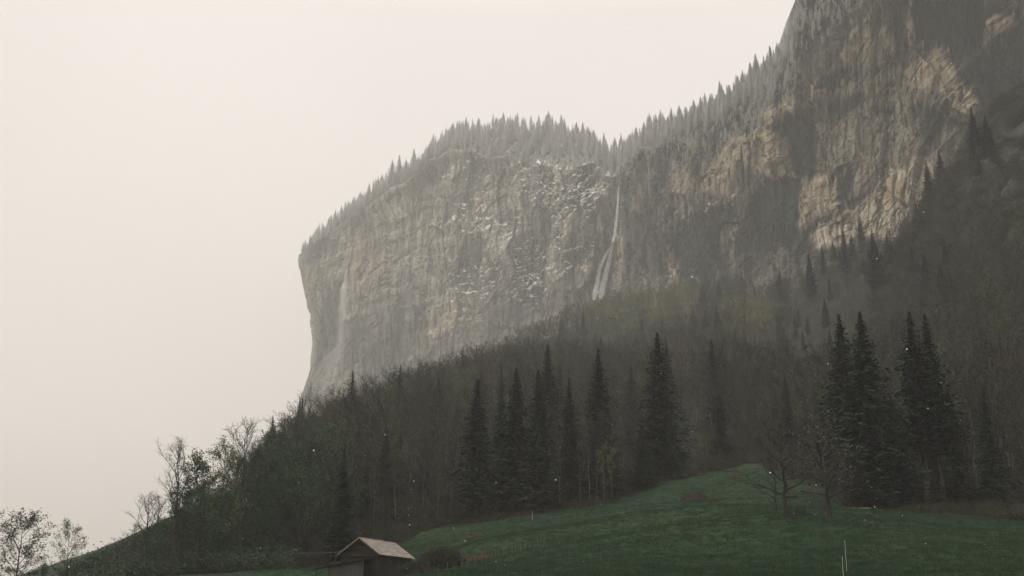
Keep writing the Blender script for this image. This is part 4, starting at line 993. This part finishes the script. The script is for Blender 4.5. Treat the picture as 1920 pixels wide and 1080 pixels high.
# ---------------------------------------------------------------- waterfalls
def veil_mat(name, alpha, sx, sz):
    m = bpy.data.materials.new(name); m.use_nodes = True; nt = m.node_tree; nt.nodes.clear()
    out = N(nt, 'ShaderNodeOutputMaterial'); tr = N(nt, 'ShaderNodeBsdfTransparent'); df = N(nt, 'ShaderNodeBsdfDiffuse'); tl = N(nt, 'ShaderNodeBsdfTranslucent')
    df.inputs[0].default_value = (.93, .93, .92, 1); tl.inputs[0].default_value = (.93, .93, .92, 1)
    m1 = N(nt, 'ShaderNodeMixShader'); m1.inputs[0].default_value = .5; nt.links.new(df.outputs[0], m1.inputs[1]); nt.links.new(tl.outputs[0], m1.inputs[2])
    v = mapping(nt, (sx, sx, sz)); n = N(nt, 'ShaderNodeTexNoise'); n.inputs['Detail'].default_value = 4; n.inputs['Scale'].default_value = 1; nt.links.new(v, n.inputs[0])
    mr = N(nt, 'ShaderNodeMapRange'); nt.links.new(n.outputs[0], mr.inputs[0]); mr.inputs[1].default_value = .25; mr.inputs[2].default_value = .55; mr.inputs[4].default_value = alpha
    lw = N(nt, 'ShaderNodeLayerWeight'); lw.inputs[0].default_value = .5
    inv = N(nt, 'ShaderNodeMath', operation='SUBTRACT'); inv.inputs[0].default_value = 1; nt.links.new(lw.outputs['Facing'], inv.inputs[1])
    mu = N(nt, 'ShaderNodeMath', operation='MULTIPLY'); nt.links.new(mr.outputs[0], mu.inputs[0]); nt.links.new(inv.outputs[0], mu.inputs[1])
    m2 = N(nt, 'ShaderNodeMixShader'); nt.links.new(mu.outputs[0], m2.inputs[0]); nt.links.new(tr.outputs[0], m2.inputs[1]); nt.links.new(m1.outputs[0], m2.inputs[2]); nt.links.new(m2.outputs[0], out.inputs[0])
    return m
def fall(path, widths, material, name, out=2.0, seed=0):
    """path in sight-line coordinates laid just in front of the rock; cross-section is a flattened tube"""
    out *= 2.2; P_ = []; W_ = []
    pl = np.array(path, float); n = 26
    tt = np.linspace(0, len(pl) - 1, n)
    ys = []
    for t in tt:
        px = np.interp(t, range(len(pl)), pl[:, 0]); py = np.interp(t, range(len(pl)), pl[:, 1]); p = cliff_at(px, py, out); P_.append(p); ys.append(p[1]); W_.append(np.interp(t, range(len(pl)), widths))
    ysm = np.convolve(np.pad(ys, 3, 'edge'), np.ones(7) / 7, 'valid'); ysm = np.minimum(ysm, np.array(ys) + 1.0)
    W_ = [w * ysm[0] / 800 * min(1, .25 + i / 5, .35 + (n - 1 - i) / 4) for i, w in enumerate(W_)]
    mb = MB(); base = Vector(P_[0]); k = 14; rnd = random.Random(seed)
    for i in range(n):
        px = np.interp(tt[i], range(len(pl)), pl[:, 0]) + rnd.uniform(-.4, .4); py = np.interp(tt[i], range(len(pl)), pl[:, 1]); c = Vector(PT(px, py, ysm[i])) - base
        for j in range(k):
            a = 2 * math.pi * j / k; mb.v.append((c.x + math.cos(a) * W_[i], c.y + math.sin(a) * W_[i] * .5, c.z))
    for i in range(n - 1):
        for j in range(k): mb.f.append((i*k+j, i*k+(j+1) % k, (i+1)*k+(j+1) % k, (i+1)*k+j)); mb.m.append(0)
    me = mb.mesh(name, [material], True); return me, base
vm = veil_mat('falling_water', 1.0, .9, .05); vm2 = veil_mat('spray', .17, .12, .02)
wf = None
for i, (pth, ws) in enumerate((([(1161,338),(1157,400),(1153,440),(1146,462)], [.5, 1.0, 1.3, 1.5]), ([(1147,458),(1134,482),(1124,505),(1119,535),(1114,562)], [.9, 1.2, 1.5, 2.0, 2.6]), ([(1149,458),(1144,482),(1137,510),(1131,535),(1126,562)], [1.2, 1.6, 2.1, 2.6, 2.8]))):
    me, base = fall(pth, ws, vm, 'stream', out=5, seed=i)
    if wf is None: wf = empty('waterfall', base); tag(wf, 'thin white waterfall splitting into two strands on the dark cliff above the wood', 'waterfall')
    o = link('stream', me, wf, loc=base - wf.location)
me, base = fall([(652,497),(646,530),(643,580),(639,640),(630,680)], [.8, 1.8, 3.2, 4.5, 6.0], vm2, 'spray', out=6, seed=4)
w2_ = empty('waterfall', base); tag(w2_, 'misty veil waterfall drifting down the left buttress of the cliff', 'waterfall')
link('spray', me, w2_, loc=(0, 0, 0))
me, b2 = fall([(652,497),(645,540),(641,600),(638,640)], [.4, .9, 1.4, 2.0], veil_mat('thin_water', .2, .6, .04), 'stream', out=4, seed=5); link('stream', me, w2_, loc=b2 - base)
me, b3 = fall([(645,640),(628,680),(608,730),(588,780),(570,830)], [6, 11, 14, 18, 20], vm2, 'spray', out=7, seed=6); link('spray', me, w2_, loc=b3 - base)

# ---------------------------------------------------------------- falling snow
mb = MB(); rnd = random.Random(77)
def flake(c, r):
    n = len(mb.v); k = 6
    mb.v.append((c[0], c[1], c[2] + r)); mb.v.append((c[0], c[1], c[2] - r * rnd.uniform(.8, 1.3)))
    for j in range(k): a = 6.283 * j / k; q = r * rnd.uniform(.8, 1.2); mb.v.append((c[0] + q * math.cos(a), c[1] + q * math.sin(a), c[2] + rnd.uniform(-.2, .2) * r))
    for j in range(k): mb.f += [(n, n + 2 + j, n + 2 + (j + 1) % k), (n + 1, n + 2 + (j + 1) % k, n + 2 + j)]; mb.m += [0, 0]
for px, py, rp in ((588,845,5),(776,902,3),(930,905,3),(1452,480,3),(1644,485,4),(1430,212,3),(1362,326,3),(1302,521,2),(766,966,2),(768,984,3),(851,990,2),(930,1053,2),(722,815,3),(1700,655,5),(1740,766,3),(1120,597,3),(1530,910,3),(1622,975,2),(1240,700,2),(1050,840,2),(560,905,2),(455,1010,2)):
    Y = rnd.uniform(6, 14); flake(PT(px, py, Y), rp * .45 * Y / FPX)
for i in range(420):
    Y = 5 + 45 * rnd.random()**.6; flake(PT(rnd.uniform(-60, 1980), rnd.uniform(-40, 1070), Y), rnd.uniform(.0035, .009))
tag(link('falling_snow', mb.mesh('falling_snow', [M['snow']], True)), 'sparse snowflakes drifting through the air', kind='stuff')

# ---------------------------------------------------------------- labels that single each repeat out
MARKS = [('the tall lone dark spruce', 893, 850), ('the close pair of tall spruces', 990, 830), ('the spruce behind the pale slender trunks', 1128, 790), ('the tallest middle spruce', 1242, 760),
 ('the green glade', 1303, 830), ('the brush heap', 1303, 915), ('the orchard pair', 1510, 890), ('the broadest black spruce', 1645, 780), ('the two spruces with bare lower trunks', 1757, 740),
 ('the barn', 710, 1040), ('the black spruce behind the barn', 640, 950), ('the lone skyline spruce at left', 573, 800), ('the twin spruce tips on the skyline', 662, 760), ('the spruce cone beside the snow patch', 1303, 600),
 ('the hazy spruce at the cliff foot', 1350, 550), ('the foot of the white waterfall', 1120, 570), ('the spruces before the pale rock face', 1615, 450), ('the two spur spruces', 1758, 330),
 ('the spruce by the orange rock', 1833, 250), ('the tallest bare tree at left', 446, 900), ('the tall forked bare tree', 322, 950), ('the leftmost faint spruce tip', 785, 750), ('the mid-sized spruce tip', 820, 720), ('the shaded spruce right of the glade', 1355, 780)]
def nth(i):
    w = ['nearest', 'second', 'third', 'fourth', 'fifth', 'sixth', 'seventh', 'eighth', 'ninth', 'tenth']
    n = i + 1
    return w[i] if i < 10 else '%d%s' % (n, 'th' if 10 < n % 100 < 14 else {1: 'st', 2: 'nd', 3: 'rd'}.get(n % 10, 'th'))
KIND = {'bare trees of the sloping wood': 'bare brown tree', 'spruces scattered in the sloping wood': 'scattered dark spruce', 'leafing trees at the left of the wood': 'dark leafing tree', 'fresh green trees in the wood': 'fresh green tree',
 'yellow-green trees in the wood': 'yellow-green tree', 'dark green trees at the left edge of the wood': 'dense dark green tree', 'pale slender trees along the meadow edge': 'slender pale-trunked tree'}
bins = {}
for o in list(ROOT.objects):
    if o.parent is None and o.get('group') in KIND:
        l = o.location; px, py = PROJ(np.array([l.x, l.y, l.z + 9.0])); best = min(MARKS, key=lambda m_: (m_[1] - px)**2 + ((m_[2] - py) * 1.3)**2)
        dx, dy = float(px) - best[1], float(py) - best[2]
        rel = ('right of' if dx > 0 else 'left of') if abs(dx) > abs(dy) else ('below' if dy > 0 else 'above')
        bins.setdefault((KIND[o['group']], rel, best[0]), []).append((dx * dx + dy * dy, o.name))
for (kd_, rel, mk), L_ in bins.items():
    for i, (_, nm) in enumerate(sorted(L_)): bpy.data.objects[nm]['label'] = '%s, the %s one %s %s' % (kd_, nth(i), rel, mk)
rows = {}
WHERE = {'spruces on the rounded summit': 'snow dusted spruce on the rounded summit', 'spruces on the left shoulder': 'hazy spruce on the left shoulder of the cliff', 'spruces along the rising ridge': 'frosted spruce on the rising ridge',
 'spruces clinging to the upper cliff edge': 'small spruce clinging to the upper cliff face', 'fence stakes right of the bramble mound': 'pale stake of the short fence', 'bare shrubs on the left skyline': 'thin bare shrub on the left grassy skyline', 'spruces at the corner of the high wall': 'ragged spruce at the corner of the high wall'}
for o in list(ROOT.objects):
    if o.parent is None and o.get('group') in WHERE: rows.setdefault(o['group'], []).append((float(PROJ(np.array(o.location))[0]), o.name))
for g_, L_ in rows.items():
    for i, (_, nm) in enumerate(sorted(L_)): bpy.data.objects[nm]['label'] = '%s, %s from its left end' % (WHERE[g_], nth(i).replace('nearest', 'first'))

# ---------------------------------------------------------------- haze
m = bpy.data.materials.new('haze'); m.use_nodes = True; nt = m.node_tree; nt.nodes.clear()
o_ = N(nt, 'ShaderNodeOutputMaterial'); pv = N(nt, 'ShaderNodeVolumePrincipled'); pv.inputs['Color'].default_value = (.985, .975, .935, 1); pv.inputs['Density'].default_value = HAZE_DENSITY
nt.links.new(pv.outputs[0], o_.inputs['Volume'])
mb = MB(); mb.box(-2050, 2050, -1050, 2950, float(ALLF[..., 2].min()) - 40 if False else min(float(TV[..., 2].min()), float(ALLF[..., 2].min())) - 2, float(ALLF[..., 2].max()) + 40)
tag(link('haze', mb.mesh('haze', [m])), 'pale mist between the meadow and the cliff', kind='stuff')
